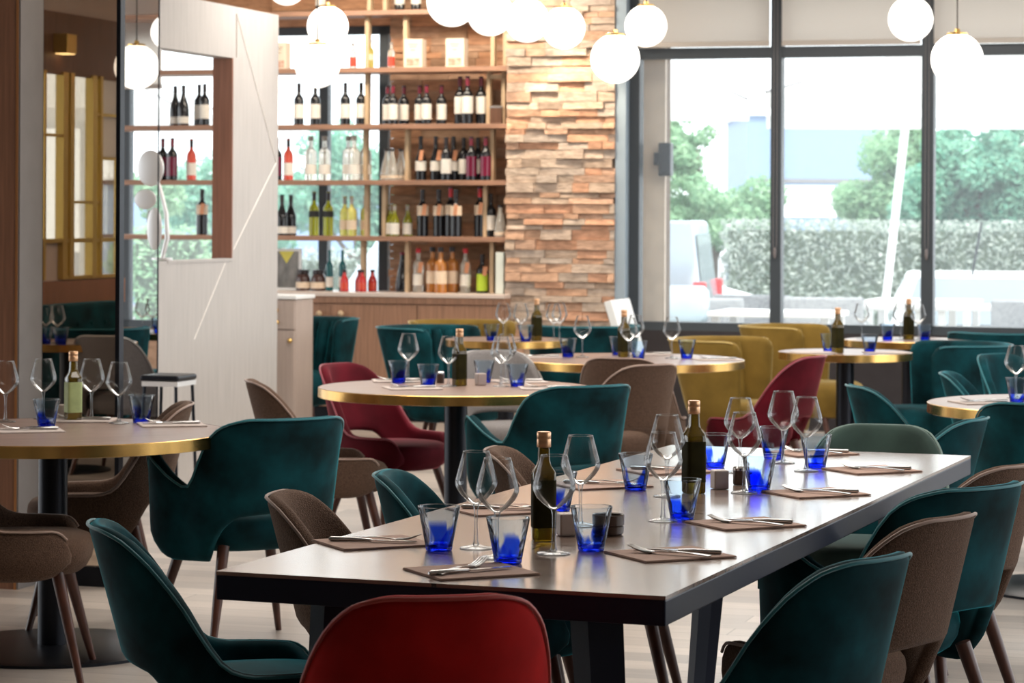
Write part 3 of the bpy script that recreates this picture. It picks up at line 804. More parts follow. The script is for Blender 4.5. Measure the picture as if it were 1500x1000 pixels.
def make_armchair(m):
    def f():
        r = empty('armchair')
        shell(r, m, ARM_T, ARM_B, 142, 0.262, 0.255, arm_out=0.18)
        seat_mesh(0.24, 0.225, 0.345, 0.47, cy=0.045).build('seat', m, r, smooth=60)
        chair_legs(r, 0.165, 0.15)
        return r
    return f
def make_tub(m):
    def f():
        r = empty('dining_chair')
        shell(r, m, TUB_T, TUB_B, 142, 0.235, 0.23, e=2.25)
        seat_mesh(0.205, 0.205, 0.345, 0.465, cy=0.04).build('seat', m, r, smooth=60)
        chair_legs(r, 0.135, 0.14)
        return r
    return f
def make_lounge(m):
    """low barrel chair: flat-topped wrap-round back, channels sewn into its inner face"""
    def f():
        r = empty('lounge_chair')
        tt = [(0, .80), (60, .80), (88, .80), (97, .785), (101, .74)]
        tb = [(0, .20), (101, .20)]
        shell(r, m, tt, tb, 101, 0.29, 0.28, th=0.06, tilt=0.20, flare=0.3, e=2.6)
        for i in range(11):
            d = -75 + 15 * i; ph = math.radians(d); p = 2 / 2.6
            pts = []; 
            for z in (0.42, 0.5, 0.6, 0.7, 0.765):
                dz = z - 0.42; k = 1 + 0.3 * dz; s, c = math.sin(ph), math.cos(ph)
                X = (0.29 * k - 0.042) * math.copysign(abs(s) ** p, s); Y = -(0.28 * k - 0.042) * math.copysign(abs(c) ** p, c) - 0.20 * dz * max(0, c) ** 0.6
                pts.append((X, Y, z))
            mb = MB(); mb.tube(pts, [0.034, 0.036, 0.038, 0.039, 0.03], 10); mb.build('channel', m, r, smooth=60)
        seat_mesh(0.25, 0.30, 0.22, 0.44, e=3.2, cy=0.08).build('seat', m, r, smooth=60)
        chair_legs(r, 0.19, 0.19, 0.05, 0.22)
        return r
    return f

MAKE = {'arm': make_armchair, 'tub': make_tub, 'lounge': make_lounge}
BACKOFF = {'arm': 0.32, 'tub': 0.30, 'lounge': 0.36}
def chair(kind, mname, px, d, ang, label, group=None):
    a = math.radians(ang); h = Vector((-math.sin(a), math.cos(a), 0))
    b = Q(px, d, 0.78); b.z = 0
    return place((kind, mname.name), MAKE[kind](mname), b + h * BACKOFF[kind], a, label, 'armchair' if kind != 'tub' else 'chair', group)

GM = 'chairs around the long wooden table'
chair('tub', RED, 646, 4.87, 12, 'bright red velvet chair with its back to the viewer at the near table end', GM)
chair('tub', TEAL, 164, 5.95, -77, 'teal velvet chair seen from the side by the near left table leg', GM)
chair('tub', TEAL, 1272, 5.45, 50, 'teal velvet chair nearest the viewer on the right side of the long table', GM)
chair('tub', BROWN, 1378, 6.2, 52, 'brown tweed chair between two teal ones on the right of the long table', GM)
chair('arm', TEAL, 1436, 6.85, 45, 'teal velvet armchair behind the brown tweed chair on the right side', GM)
chair('tub', BROWN, 1482, 7.5, 50, 'brown tweed chair farthest back on the right side of the long table', GM)
chair('tub', BROWN, 425, 6.6, -97, 'brown tweed chair with pointed wing nearest on the left of the long table', GM)
chair('tub', TEAL, 578, 7.15, -97, 'teal velvet chair half hidden behind the left edge of the long table', GM)
chair('tub', BROWN, 737, 7.9, -97, 'brown tweed chair tip behind the wine glasses on the long table left side', GM)
chair('tub', SAGE, 1290, 8.85, 165, 'sage green chair facing the viewer behind the far end of the long table', GM)
GA = 'chairs around the left round table'
chair('arm', TEAL, 426, 9.0, 33, 'teal velvet armchair with winged arms right of the left round table', GA)
chair('tub', BROWN, -112, 8.6, -86, 'brown tweed chair cut by the left picture edge beside the round base plate', GA)
chair('tub', BROWN, 262, 9.75, 97, 'brown tweed chair facing left behind the left round table', GA)
GB = 'chairs around the middle round table'
chair('arm', TEAL, 864, 10.8, 32, 'dark teal velvet armchair with one wing in front of the middle round table', GB)
chair('tub', BROWN, 378, 11.1, -78, 'brown tweed chair in front of the white partition behind the teal armchair', GB)
chair('tub', MAROON, 500, 12.35, -125, 'wine red velvet chair on the left of the middle round table', GB)
chair('tub', GREY, 722, 13.6, -165, 'light grey chair facing the viewer behind the middle round table', GB)
GC = 'chairs around the back centre round table'
chair('tub', BROWN, 908, 13.0, -16, 'brown chair half hidden behind its taller looking twin at the back centre table', GC)
chair('tub', BROWN, 952, 12.45, 36, 'brown chair with light rim in front of the back centre table', GC)
chair('lounge', YELLOW, 1000, 15.4, -112, 'mustard velvet lounge chair touching the right of the back centre table', GC)
chair('lounge', TEAL, 872, 16.9, 12, 'teal lounge chair behind the back centre table by the stone pillar', GC)
chair('tub', MAROON, 1188, 13.25, 58, 'rose red velvet chair beyond the far end of the long table')
GD = 'chairs around the right round table'
chair('tub', TEAL, 1262, 10.95, -80, 'teal velvet chair facing right beyond the far end of the long table', GD)
chair('tub', TEAL, 1420, 9.2, 62, 'dark teal chair back peeking over the far right corner of the long table', GD)
chair('arm', TEAL, 1530, 9.9, -12, 'dark teal armchair cut by the right picture edge under the right round table', GD)
chair('tub', TEAL, 1394, 11.9, -105, 'teal chair with narrow double rim touching the left of the right round table', GD)
chair('tub', TEAL, 1462, 13.5, -140, 'bright teal chair behind the right round table beside its wine glass', GD)
GW = 'lounge chairs by the street windows and the bar'
chair('lounge', TEAL, 1465, 14.9, 92, 'wide teal lounge chair with its seat to the left near the window wall', GW)
chair('lounge', TEAL, 1512, 16.2, 20, 'teal lounge chair top at the right edge under the window', GW)
chair('lounge', YELLOW, 1100, 17.3, -112, 'mustard velvet lounge chair farthest right against the window wall', GW)
chair('lounge', TEAL, 578, 16.9, -118, 'teal channel-tufted lounge chair behind the middle round table', GW)
chair('lounge', TEAL, 478, 18.3, 155, 'teal channel-tufted lounge chair against the bar cabinet', GW)
chair('lounge', YELLOW, 668, 17.9, -172, 'mustard lounge chair top behind the teal one before the bar', GW)
chair('tub', GREY, 150, 15.1, -15, 'pale grey chair between bronze glass and white partition')
chair('lounge', TEAL, 138, 16.2, 10, 'teal lounge chair behind the pale grey chair by the left window')

# black stool beside the partition
st = thing('bar_stool', 'low black metal stool with chrome rim at the foot of the white partition', 'stool', Q(250, 13.4), ROOM)
zst = ZAT(250, 548, 13.4)
b = MB(); b.box(-0.12, 0.09, -0.12, 0.12, zst - 0.03, zst); b.build('seat', BLACK, st, bevel=0.012)
b = MB(); b.box(-0.11, 0.085, -0.115, 0.115, zst - 0.055, zst - 0.031); b.build('rim', SILVER, st)
for x in (-0.10, 0.07):
    for y in (-0.1, 0.1):
        b = MB(); b.tube([(x, y, zst - 0.05), (x * 1.25, y * 1.25, 0)], 0.009, 8); b.build('leg', BLACK, st)

# ------------------------------------------------------------------ tables
c0, c1, c2 = P(310, 838, .75), P(975, 873, .75), P(1422, 667, .75)
ey = (c2 - c1).normalized(); ang_t = math.atan2(ey.y, ey.x) - PI / 2
exx = Vector((ey.y, -ey.x, 0)); Wt = (c1 - c0).dot(exx); Lt = (c2 - c1).length
org = c1 - exx * Wt + Vector((0, 0, -0.75))
tb = thing('long_table', 'long dark-edged wooden communal table laid for ten in the foreground', 'table', org + exx * Wt / 2 + ey * Lt / 2, ang_t)
b = MB(); b.box(-Wt / 2, Wt / 2, -Lt / 2, Lt / 2, 0.742, 0.75)
top = b.build('tabletop', TOPWOOD, tb)
b = MB(); b.box(-Wt / 2, Wt / 2, -Lt / 2, Lt / 2, 0.690, 0.742); b.build('edge_frame', NAVYBLACK, tb, bevel=0.003)
for sy in (-1, 1):
    for sx in (-1, 1):
        b = MB()
        x0 = sx * (Wt / 2 - 0.20); yb = sy * (Lt / 2 - 0.17)
        b.tube([(x0, yb, 0.69), (x0 + sx * 0.02, yb, 0.35), (x0 + sx * 0.045, yb, 0.0)], [0.058, 0.052, 0.042], 4)
        b.build('leg', NAVYBLACK, tb)
        b = MB(); b.tube([(x0, yb - sy * 0.05, 0.69), (x0 - sx * 0.02, yb - sy * 0.3, 0.0)], [0.034, 0.028], 4)
        b.build('leg_brace', NAVYBLACK, tb)
b = MB(); b.box(-0.02, 0.02, -Lt / 2 + 0.25, Lt / 2 - 0.25, 0.64, 0.69); b.build('under_rail', NAVYBLACK, tb)

def make_round(R):
    def f():
        r = empty('round_table')
        b = MB(); b.rings([(0.745, R - 0.004), (0.75, R - 0.004)], 72); b.build('tabletop', ROUNDWOOD, r)
        b = MB(); b.rings([(0.708, R - 0.006), (0.71, R), (0.7485, R), (0.7505, R - 0.003)], 96, cap1=False); b.build('edge_band', BRASS, r, smooth=40)
        b = MB(); b.rings([(0.02, 0.05), (0.70, 0.05), (0.708, 0.09)], 28); b.build('pedestal', BLACK, r, smooth=40)
        q = 0.40 if R > .5 else 0.25
        b = MB(); b.rings([(0, q), (0.010, q), (0.016, q - 0.02), (0.022, 0.07)], 56); b.build('base_plate', BLACK, r, smooth=40)
        return r
    return f
def rtable(px, d, R, label):
    c = Q(px, d, .75); c.z = 0
    o = place(('rt', R), make_round(R), c, 0.4, label, 'table', 'round brass-edged tables')
    return c
TA = rtable(78, 9.15, 0.60, 'round brass-edged table at the left with an olive oil bottle')
TB_ = rtable(668, 11.6, 0.60, 'round brass-edged table in the middle behind the long table')
TC = rtable(920, 13.95, 0.61, 'round brass-edged table at the back centre before the stone pillar')
TD = rtable(1578, 10.75, 0.60, 'round brass-edged table cut by the right picture edge')
TE = rtable(742, 16.1, 0.37, 'small round table at the foot of the stone pillar')
TW1 = rtable(1238, 14.8, 0.37, 'small round table with an oil bottle and one tumbler near the window')
TW2 = rtable(1333, 16.3, 0.40, 'small round table under the slim window post')
TF = rtable(262, 16.9, 0.37, 'small round table behind the left edge of the white partition')
TG = rtable(366, 17.75, 0.37, 'small round table hidden behind the white partition with one edge showing')
TH_ = rtable(100, 15.5, 0.40, 'round table before the reflected banquette behind the bronze glass')

# ------------------------------------------------------------------ things on the tables
def make_wine():
    r = empty('wine_glass')
    out = [(0.098, 0.007), (0.103, 0.014), (0.112, 0.026), (0.125, 0.038), (0.138, 0.0455), (0.147, 0.048), (0.158, 0.0465), (0.180, 0.0405), (0.205, 0.0335), (0.217, 0.030)]
    inn = [(z + 0.0005 if i else 0.101, max(0.001, q - 0.0013)) for i, (z, q) in enumerate(out)][::-1]
    b = MB(); b.rings(out + [(0.2176, 0.0295)], 40, cap1=False); b.build('bowl', WINE, r, smooth=60)
    b = MB(); b.tube([(0.0293 * math.cos(2 * PI * k / 40), 0.0293 * math.sin(2 * PI * k / 40), 0.2175) for k in range(41)], 0.0010, 6, cap=False); b.build('rim', CLEAR, r, smooth=60)
    b = MB(); b.rings([(0.006, 0.009), (0.015, 0.0055), (0.05, 0.0036), (0.085, 0.0042), (0.099, 0.0075)], 16); b.build('stem', CLEAR, r, smooth=60)
    b = MB(); b.rings([(0.0, 0.036), (0.0015, 0.0365), (0.003, 0.034), (0.0055, 0.018), (0.009, 0.007)], 36); b.build('foot', CLEAR, r, smooth=60)
    return r
def make_tumbler():
    r = empty('tumbler')
    def wob(z, q): return (z, q)
    o = [(0.006, 0.0300), (0.012, 0.0312), (0.03, 0.0345), (0.06, 0.0402), (0.09, 0.0462), (0.098, 0.048)]
    i = [(0.098, 0.0462), (0.09, 0.0445), (0.06, 0.0384), (0.03, 0.0325), (0.016, 0.0288), (0.013, 0.015)]
    b = MB(); b.rings(o + i, 40, cap0=False); b.build('body', TUMB, r, smooth=60)
    b = MB(); b.rings([(0.0, 0.0280), (0.002, 0.0298), (0.009, 0.0306), (0.0125, 0.0282)], 36); b.build('base', COBALT, r, smooth=60)
    b = MB(); b.tube([(0.0471 * math.cos(2 * PI * k / 40), 0.0471 * math.sin(2 * PI * k / 40), 0.0982) for k in range(41)], 0.0011, 6, cap=False); b.build('rim', CLEAR, r, smooth=60)
    return r
def make_oil():
    r = empty('olive_oil_bottle')
    b = MB(); b.rings([(0, 0.025), (0.004, 0.0275), (0.15, 0.0275), (0.158, 0.026), (0.172, 0.017), (0.185, 0.0135), (0.222, 0.0125)], 32, e=5.0); b.build('body', OIL, r, smooth=50)
    b = MB(); b.rings([(0.03, 0.0281), (0.14, 0.0281)], 32, e=5.0, cap0=False, cap1=False); b.build('label_wrap', OLIVELABEL, r, smooth=50)
    b = MB(); b.rings([(0.214, 0.0155), (0.216, 0.0165), (0.232, 0.0165), (0.234, 0.0155), (0.236, 0.0165), (0.248, 0.0165), (0.25, 0.015)], 28); b.build('cap', COPPER, r, smooth=50)
    return r
def make_oil_green():
    r = make_oil()
    for ch in r.children:
        if ch.name.startswith('label_wrap'): ch.data.materials[0] = GREENLABEL
    return r
def make_salt():
    b = MB(); b.box(-0.021, 0.021, -0.021, 0.021, 0, 0.052); r = empty('salt_cellar')
    b.build('body', SALT, r, bevel=0.004)
    b = MB()
    for k in range(5): b.rings([(0.0515, 0.0016), (0.0523, 0.0016)], 8, cx=0.008 * math.cos(k * 1.257), cy=0.008 * math.sin(k * 1.257))
    b.build('holes', BLACK, r); return r
def make_pepper():
    r = empty('pepper_pot')
    b = MB(); b.rings([(0, 0.016), (0.003, 0.018), (0.04, 0.018)], 28); b.build('body', RAMEKIN, r, smooth=40)
    b = MB(); b.rings([(0.04, 0.0185), (0.047, 0.0185), (0.052, 0.014)], 28); b.build('lid', STEEL, r, smooth=40); return r
def make_ramekin():
    r = empty('sauce_dish')
    b = MB(); b.rings([(0, 0.032), (0.004, 0.036), (0.02, 0.037), (0.022, 0.0345), (0.024, 0.0375), (0.046, 0.038), (0.048, 0.036), (0.046, 0.033), (0.01, 0.03)], 40); b.build('bowl', RAMEKIN, r, smooth=40)
    return r
def napkin_maker(m):
    def f():
        b = MB()
        for k in range(3): b.box(-0.115 + 0.001 * k, 0.115 - 0.0015 * k, -0.098, 0.098 - 0.001 * k, 0.0014 * k, 0.0014 * k + 0.0012)
        return b.build('napkin', m, bevel=0.0004, segs=1)
    return f
def make_fork():
    r = empty('fork')
    b = MB()
    pts = [(-0.10, 0, 0.004), (-0.06, 0, 0.007), (-0.01, 0, 0.009), (0.025, 0, 0.006), (0.04, 0, 0.004)]
    for (x, y, z), (x2, y2, z2), w, w2 in zip(pts, pts[1:], (0.009, 0.008, 0.0055, 0.0045), (0.008, 0.0055, 0.0045, 0.009)):
        b.quad((x, -w, z), (x, w, z), (x2, w2, z2), (x2, -w2, z2)); b.quad((x, -w, z - 0.0022), (x2, -w2, z2 - 0.0022), (x2, w2, z2 - 0.0022), (x, w, z - 0.0022))
        b.quad((x, -w, z - 0.0022), (x, -w, z), (x2, -w2, z2), (x2, -w2, z2 - 0.0022)); b.quad((x, w, z), (x, w, z - 0.0022), (x2, w2, z2 - 0.0022), (x2, w2, z2))
    b.build('handle', STEEL, r)
    for k in range(4):
        y = -0.0098 + 0.0065 * k
        t = MB(); t.tube([(0.037, y * 0.75, 0.003), (0.055, y, 0.004), (0.078, y, 0.010), (0.094, y, 0.017)], [0.0030, 0.0027, 0.0022, 0.0012], 6); t.build('tine', STEEL, r, smooth=60)
    return r
def make_knife():
    r = empty('knife')
    b = MB(); b.tube([(-0.105, 0, 0.005), (-0.10, 0, 0.005), (-0.04, 0, 0.005), (-0.005, 0, 0.004)], [0.003, 0.0055, 0.005, 0.0035], 8); b.build('handle', STEEL, r, smooth=60)
    b = MB(); b.prism([(-0.006, 0.003), (0.09, 0.003), (0.10, 0.004), (0.10, 0.005), (-0.006, 0.0055)], -0.009, 0.006); b.build('blade', STEEL, r)
    return r

MAKERS = {'wine': (make_wine, 'wine glass'), 'tumb': (make_tumbler, 'glass'), 'oil': (make_oil, 'bottle'), 'oilg': (make_oil_green, 'bottle'),
          'salt': (make_salt, 'salt cellar'), 'pepper': (make_pepper, 'pepper pot'), 'dish': (make_ramekin, 'dish'),
          'napkin': (napkin_maker(NAPKIN), 'napkin'), 'palenapkin': (napkin_maker(PALENAPKIN), 'napkin'), 'fork': (make_fork, 'fork'), 'knife': (make_knife, 'knife')}
def setx(key, px, py, label, group=None, rot=0.0, dz=0.0, z=0.75):
    p = P(px, py, z); p.z = z + 0.0008 + dz
    mk, cat = MAKERS[key]
    return place(key, mk, p, rot, label, cat, group)

GL, GT, GN, GC_ = 'wine glasses on the long table', 'blue tumblers on the long table', 'kraft napkins on the long table', 'cutlery on the long table'
for px, py, lab in [
    (697, 803, 'leftmost wine glass on the long table, behind another glass'),
    (728, 817, 'wine glass overlapping the leftmost one behind the front blue tumbler'),
    (811, 811, 'wine glass standing before the nearer olive oil bottle'),
    (850, 770, 'wine glass just right of and behind the nearer olive oil bottle'),
    (971, 763, 'wine glass in front of the farther olive oil bottle on its left'),
    (977, 727, 'wine glass second behind, left of the farther olive oil bottle'),
    (1090, 722, 'wine glass right of the taupe salt cellar on the long table'),
    (1084, 692, 'wine glass farthest up the long table behind the pepper pot'),
    (1147, 678, 'left one of the pair of wine glasses at the far table end'),
    (1181, 690, 'rightmost wine glass on the long table')]:
    setx('wine', px, py, lab, GL)
for px, py, lab, r_ in [
    (643, 806, 'leftmost blue based tumbler beside the left napkin', 0.3), (744, 825, 'front blue tumbler behind the crossed fork and knife', 2.2),
    (866, 806, 'blue tumbler right of the nearer olive oil bottle', 3.9), (931, 717, 'blue tumbler standing left of the farther wine glasses', 1.4),
    (999, 760, 'blue tumbler in front of the farther olive oil bottle', 5.0), (1047, 684, 'blue tumbler right behind the farther olive oil bottle', 0.9),
    (1112, 719, 'blue tumbler beside the pepper pot on the long table', 2.8), (1133, 672, 'blue tumbler farthest up the long table', 4.4),
    (1195, 685, 'rightmost blue tumbler on the long table', 1.9), (818, 748, 'blue tumbler hidden behind the nearer olive oil bottle', 3.2)]:
    setx('tumb', px, py, lab, GT, r_)
GO = 'olive oil bottles on the long table'
setx('oil', 796, 791, 'nearer olive oil bottle with copper cap on the long table', GO, 0.1)
setx('oil', 1016, 722, 'farther olive oil bottle with copper cap on the long table', GO, 0.35)
setx('salt', 1054, 716, 'taupe salt cellar block beside the farther olive oil bottle', 'salt cellars', 0.25)
setx('pepper', 1083, 710, 'dark round pepper pot beside the taupe salt cellar on the long table')
setx('dish', 891, 783, 'dark brown glazed sauce dish behind the right front tumbler')
setx('salt', 830, 784, 'taupe salt cellar behind the wine glass by the nearer oil bottle', 'salt cellars', 0.25)
NR = math.atan2(.09, .185)
for px, py, lab, r_, f_ in [
    (690, 838, 'kraft napkin at the near end of the long table before the red chair', NR, 2.3),
    (548, 796, 'kraft napkin at the near left side of the long table', NR, PI),
    (981, 813, 'kraft napkin nearest on the right side of the long table', NR, 2.75),
    (1092, 768, 'kraft napkin second on the right side of the long table', NR, 2.75),
    (1195, 723, 'kraft napkin third on the right side of the long table', NR, 2.75),
    (1277, 689, 'kraft napkin farthest on the right side of the long table', NR, 2.75),
    (735, 748, 'kraft napkin second on the left side behind the wine glasses', NR, PI),
    (880, 711, 'kraft napkin third on the left side behind the tall wine glass', NR, PI),
    (975, 690, 'kraft napkin farthest on the left side of the long table', NR, PI),
    (1190, 664, 'kraft napkin at the far end of the long table', NR, 2.6)]:
    setx('napkin', px, py, lab, GN, r_)
    p = P(px, py, .75); where = lab.split('kraft napkin ')[1]
    if f_ == 2.3:
        fr, kr = math.radians(62), math.radians(35); fo, ko = Vector((-0.018, -0.005, 0)), Vector((0.0, -0.035, 0))
    elif f_ == PI:
        fr, kr = math.radians(-15), math.radians(-10); fo, ko = Vector((0.015, 0.02, 0)), Vector((0.0, -0.015, 0))
    else:
        fr, kr = math.radians(152), math.radians(160); fo, ko = Vector((-0.005, -0.03, 0)), Vector((0.015, 0.012, 0))
    p.z = 0.7555
    place('fork', make_fork, p + fo, fr, 'fork on the napkin ' + where, 'fork', GC_)
    place('knife', make_knife, p + ko, kr, 'knife on the napkin ' + where, 'knife', GC_)

def clampt(p, c, R):
    v = Vector((p.x - c.x, p.y - c.y, 0)); L = v.length
    if L > R: v *= R / L
    return Vector((c.x + v.x, c.y + v.y, 0.75))
def spot(key, px, py, c, R, lab, group=None, rot=0.0, dz=0.0008):
    p = clampt(P(px, py, .75), c, R); p.z += dz
    mk, cat = MAKERS[key]
    return place(key, mk, p, rot, lab, cat, group)
def lay(c, R, where, wines, tumbs, naps=(), oil=None, salt=None, key='oil', cut=True):
    for lab, px, py in wines: spot('wine', px, py, c, R - 0.05, 'wine glass %s on %s' % (lab, where), 'wine glasses on the round tables')
    for i, (lab, px, py) in enumerate(tumbs): spot('tumb', px, py, c, R - 0.05, 'blue tumbler %s on %s' % (lab, where), 'blue tumblers on the round tables', 1.3 * i + px)
    for lab, px, py, r_ in naps:
        o = spot('palenapkin', px, py, c, R - 0.13, 'pale napkin %s on %s' % (lab, where), 'pale napkins on the round tables', r_)
        if cut:
            p = o.location.copy(); p.z = 0.7555
            place('fork', make_fork, p + Vector((0, 0.02, 0)), r_ + PI, 'fork on the napkin %s on %s' % (lab, where), 'fork', 'cutlery on the round tables')
            place('knife', make_knife, p + Vector((0, -0.02, 0)), r_ + PI, 'knife on the napkin %s on %s' % (lab, where), 'knife', 'cutlery on the round tables')
    if oil: spot(key, oil[0], oil[1], c, R - 0.05, 'olive oil bottle on %s' % where, 'olive oil bottles on the round tables', 0.5)
    if salt: spot('salt', salt[0], salt[1], c, R - 0.05, 'taupe salt cellar on %s' % where, 'salt cellars', 0.4)

lay(TA, .6, 'the left round table', [('at the picture edge', 8, 618), ('behind the left tumbler', 62, 612), ('right behind the oil bottle', 142, 611), ('farthest right', 174, 620)],
    [('beside the oil bottle', 68, 626), ('farthest right', 207, 619)], [('in front', 42, 631, 0.3), ('behind the oil bottle', 148, 606, 0.0), ('at the right edge', 258, 622, 0.25)], (107, 616), (92, 612), 'oilg')
for px, lab in ((215, 'pale paper strip under the right tumbler on the left round table'), ):
    pass
lay(TB_, .6, 'the middle round table', [('farthest left', 598, 560), ('before the oil bottle', 657, 566), ('right of the salt cellar', 734, 566), ('hidden behind the right glass', 741, 561)],
    [('farthest left', 584, 561), ('left of the front wine glass', 627, 567), ('behind the salt cellar', 709, 560), ('farthest right', 758, 566)],
    [('at the back left', 551, 555, 0.1), ('in front of the tumblers', 604, 569, 0.25), ('at the front right', 800, 569, 0.1), ('at the back right', 790, 557, 0.3)], (673, 565), (704, 564))
spot('pepper', 645, 561, TB_, .5, 'dark pepper pot behind the front glass on the middle round table')
lay(TC, .61, 'the back centre table', [('farthest left', 853, 523), ('before the oil bottle', 921, 527), ('behind the oil bottle', 931, 521), ('farthest right', 984, 525)],
    [('farthest left', 832, 523), ('behind the oil bottle', 905, 520), ('beside the front wine glass', 935, 527), ('farthest right', 1006, 525)],
    [('at the left', 785, 523, 0.1), ('at the right edge', 1050, 527, 0.2), ('at the back', 960, 518, 0.0)], (914, 523), None)
lay(TD, .6, 'the right round table', [('at the picture edge', 1488, 583)], [('at the picture edge', 1490, 589)], [('at the left edge', 1440, 590, 0.25)], None, None)
lay(TE, .37, 'the pillar table', [('farthest left', 737, 497), ('second from left', 763, 498), ('right of the bottle', 811, 498), ('farthest right', 833, 497)],
    [('farthest left', 720, 499), ('before the oil bottle', 776, 501)], [], (786, 499), None)
lay(TW1, .37, 'the window table with one tumbler', [], [('behind the oil bottle', 1214, 515), ('on its own at the right', 1274, 516)], [('at the left', 1185, 517, 0.1), ('at the right', 1300, 517, 0.1)], (1227, 517), None, cut=False)
lay(TW2, .40, 'the table under the window post', [('left of the bottle', 1319, 497), ('right of the bottle', 1345, 498), ('farthest left', 1262, 496)], [('left of the bottle', 1300, 498), ('right of the bottle', 1355, 499)], [], (1331, 497), None)
lay(TF, .37, 'the table by the partition edge', [('farthest left', 186, 489), ('second from left', 203, 490)], [('beside the partition', 211, 491)], [], None, None)
lay(TH_, .40, 'the banquette table', [('farthest left', 67, 502), ('second from left', 84, 503)], [('farthest left', 66, 504), ('second from left', 86, 506)], [('in front', 140, 505, 0.1), ('behind', 150, 498, 0.0)], None, None, cut=False)

# ------------------------------------------------------------------ bottles on the bar
def bottle_maker(h, r, style, glass, lab=None, cap=None, lz=(0.12, 0.45), htag=False, e=2.0):
    def f():
        o = empty('bottle')
        if style == 'bordeaux': pf = [(0, .86), (.01, 1), (.58, 1), (.64, .93), (.70, .62), (.74, .40), (.80, .36), (.97, .36), (.975, .42), (1, .42)]
        elif style == 'burgundy': pf = [(0, .86), (.01, 1), (.42, 1), (.52, .90), (.62, .65), (.72, .42), (.80, .35), (.97, .34), (.975, .40), (1, .40)]
        elif style == 'spirit': pf = [(0, .9), (.01, 1), (.60, 1), (.67, .92), (.72, .55), (.76, .38), (.92, .36), (.93, .44), (1, .44)]
        elif style == 'cone': pf = [(0, 1), (.02, 1.02), (.25, .95), (.5, .72), (.75, .42), (.85, .34), (.95, .32), (.96, .40), (1, .40)]
        elif style == 'soda': pf = [(0, .9), (.01, 1), (.48, 1), (.6, .78), (.75, .45), (.88, .38), (.9, .46), (1, .46)]
        elif style == 'jar': pf = [(0, .9), (.02, 1), (.55, 1), (.7, .9), (.8, .72), (.82, .76), (.98, .76), (1, .72)]
        b = MB(); b.rings([(z * h, q * r) for z, q in pf], 20, e=e); b.build('body', glass, o, smooth=45)
        if lab:
            b = MB(); b.rings([(lz[0] * h, r * 1.012), (lz[1] * h, r * 1.012)], 20, e=e, cap0=False, cap1=False); b.build('label', lab, o, smooth=60)
        if cap:
            q = {'bordeaux': .39, 'burgundy': .375, 'spirit': .47, 'cone': .43, 'soda': .49, 'jar': .79}[style]
            z0 = {'bordeaux': .80, 'burgundy': .82, 'spirit': .90, 'cone': .94, 'soda': .89, 'jar': .81}[style]
            b = MB(); b.rings([(z0 * h, q * r), (1.004 * h, q * r), (1.008 * h, q * r * .8)], 16); b.build('cap', cap, o, smooth=45)
        if htag:
            b = MB(); b.box(-0.016, 0.016, -r - 0.004, -r - 0.002, .46 * h, .70 * h, M=Matrix.Rotation(0.15, 4, 'Y')); b.build('hang_tag', TAG, o)
        return o
    return f
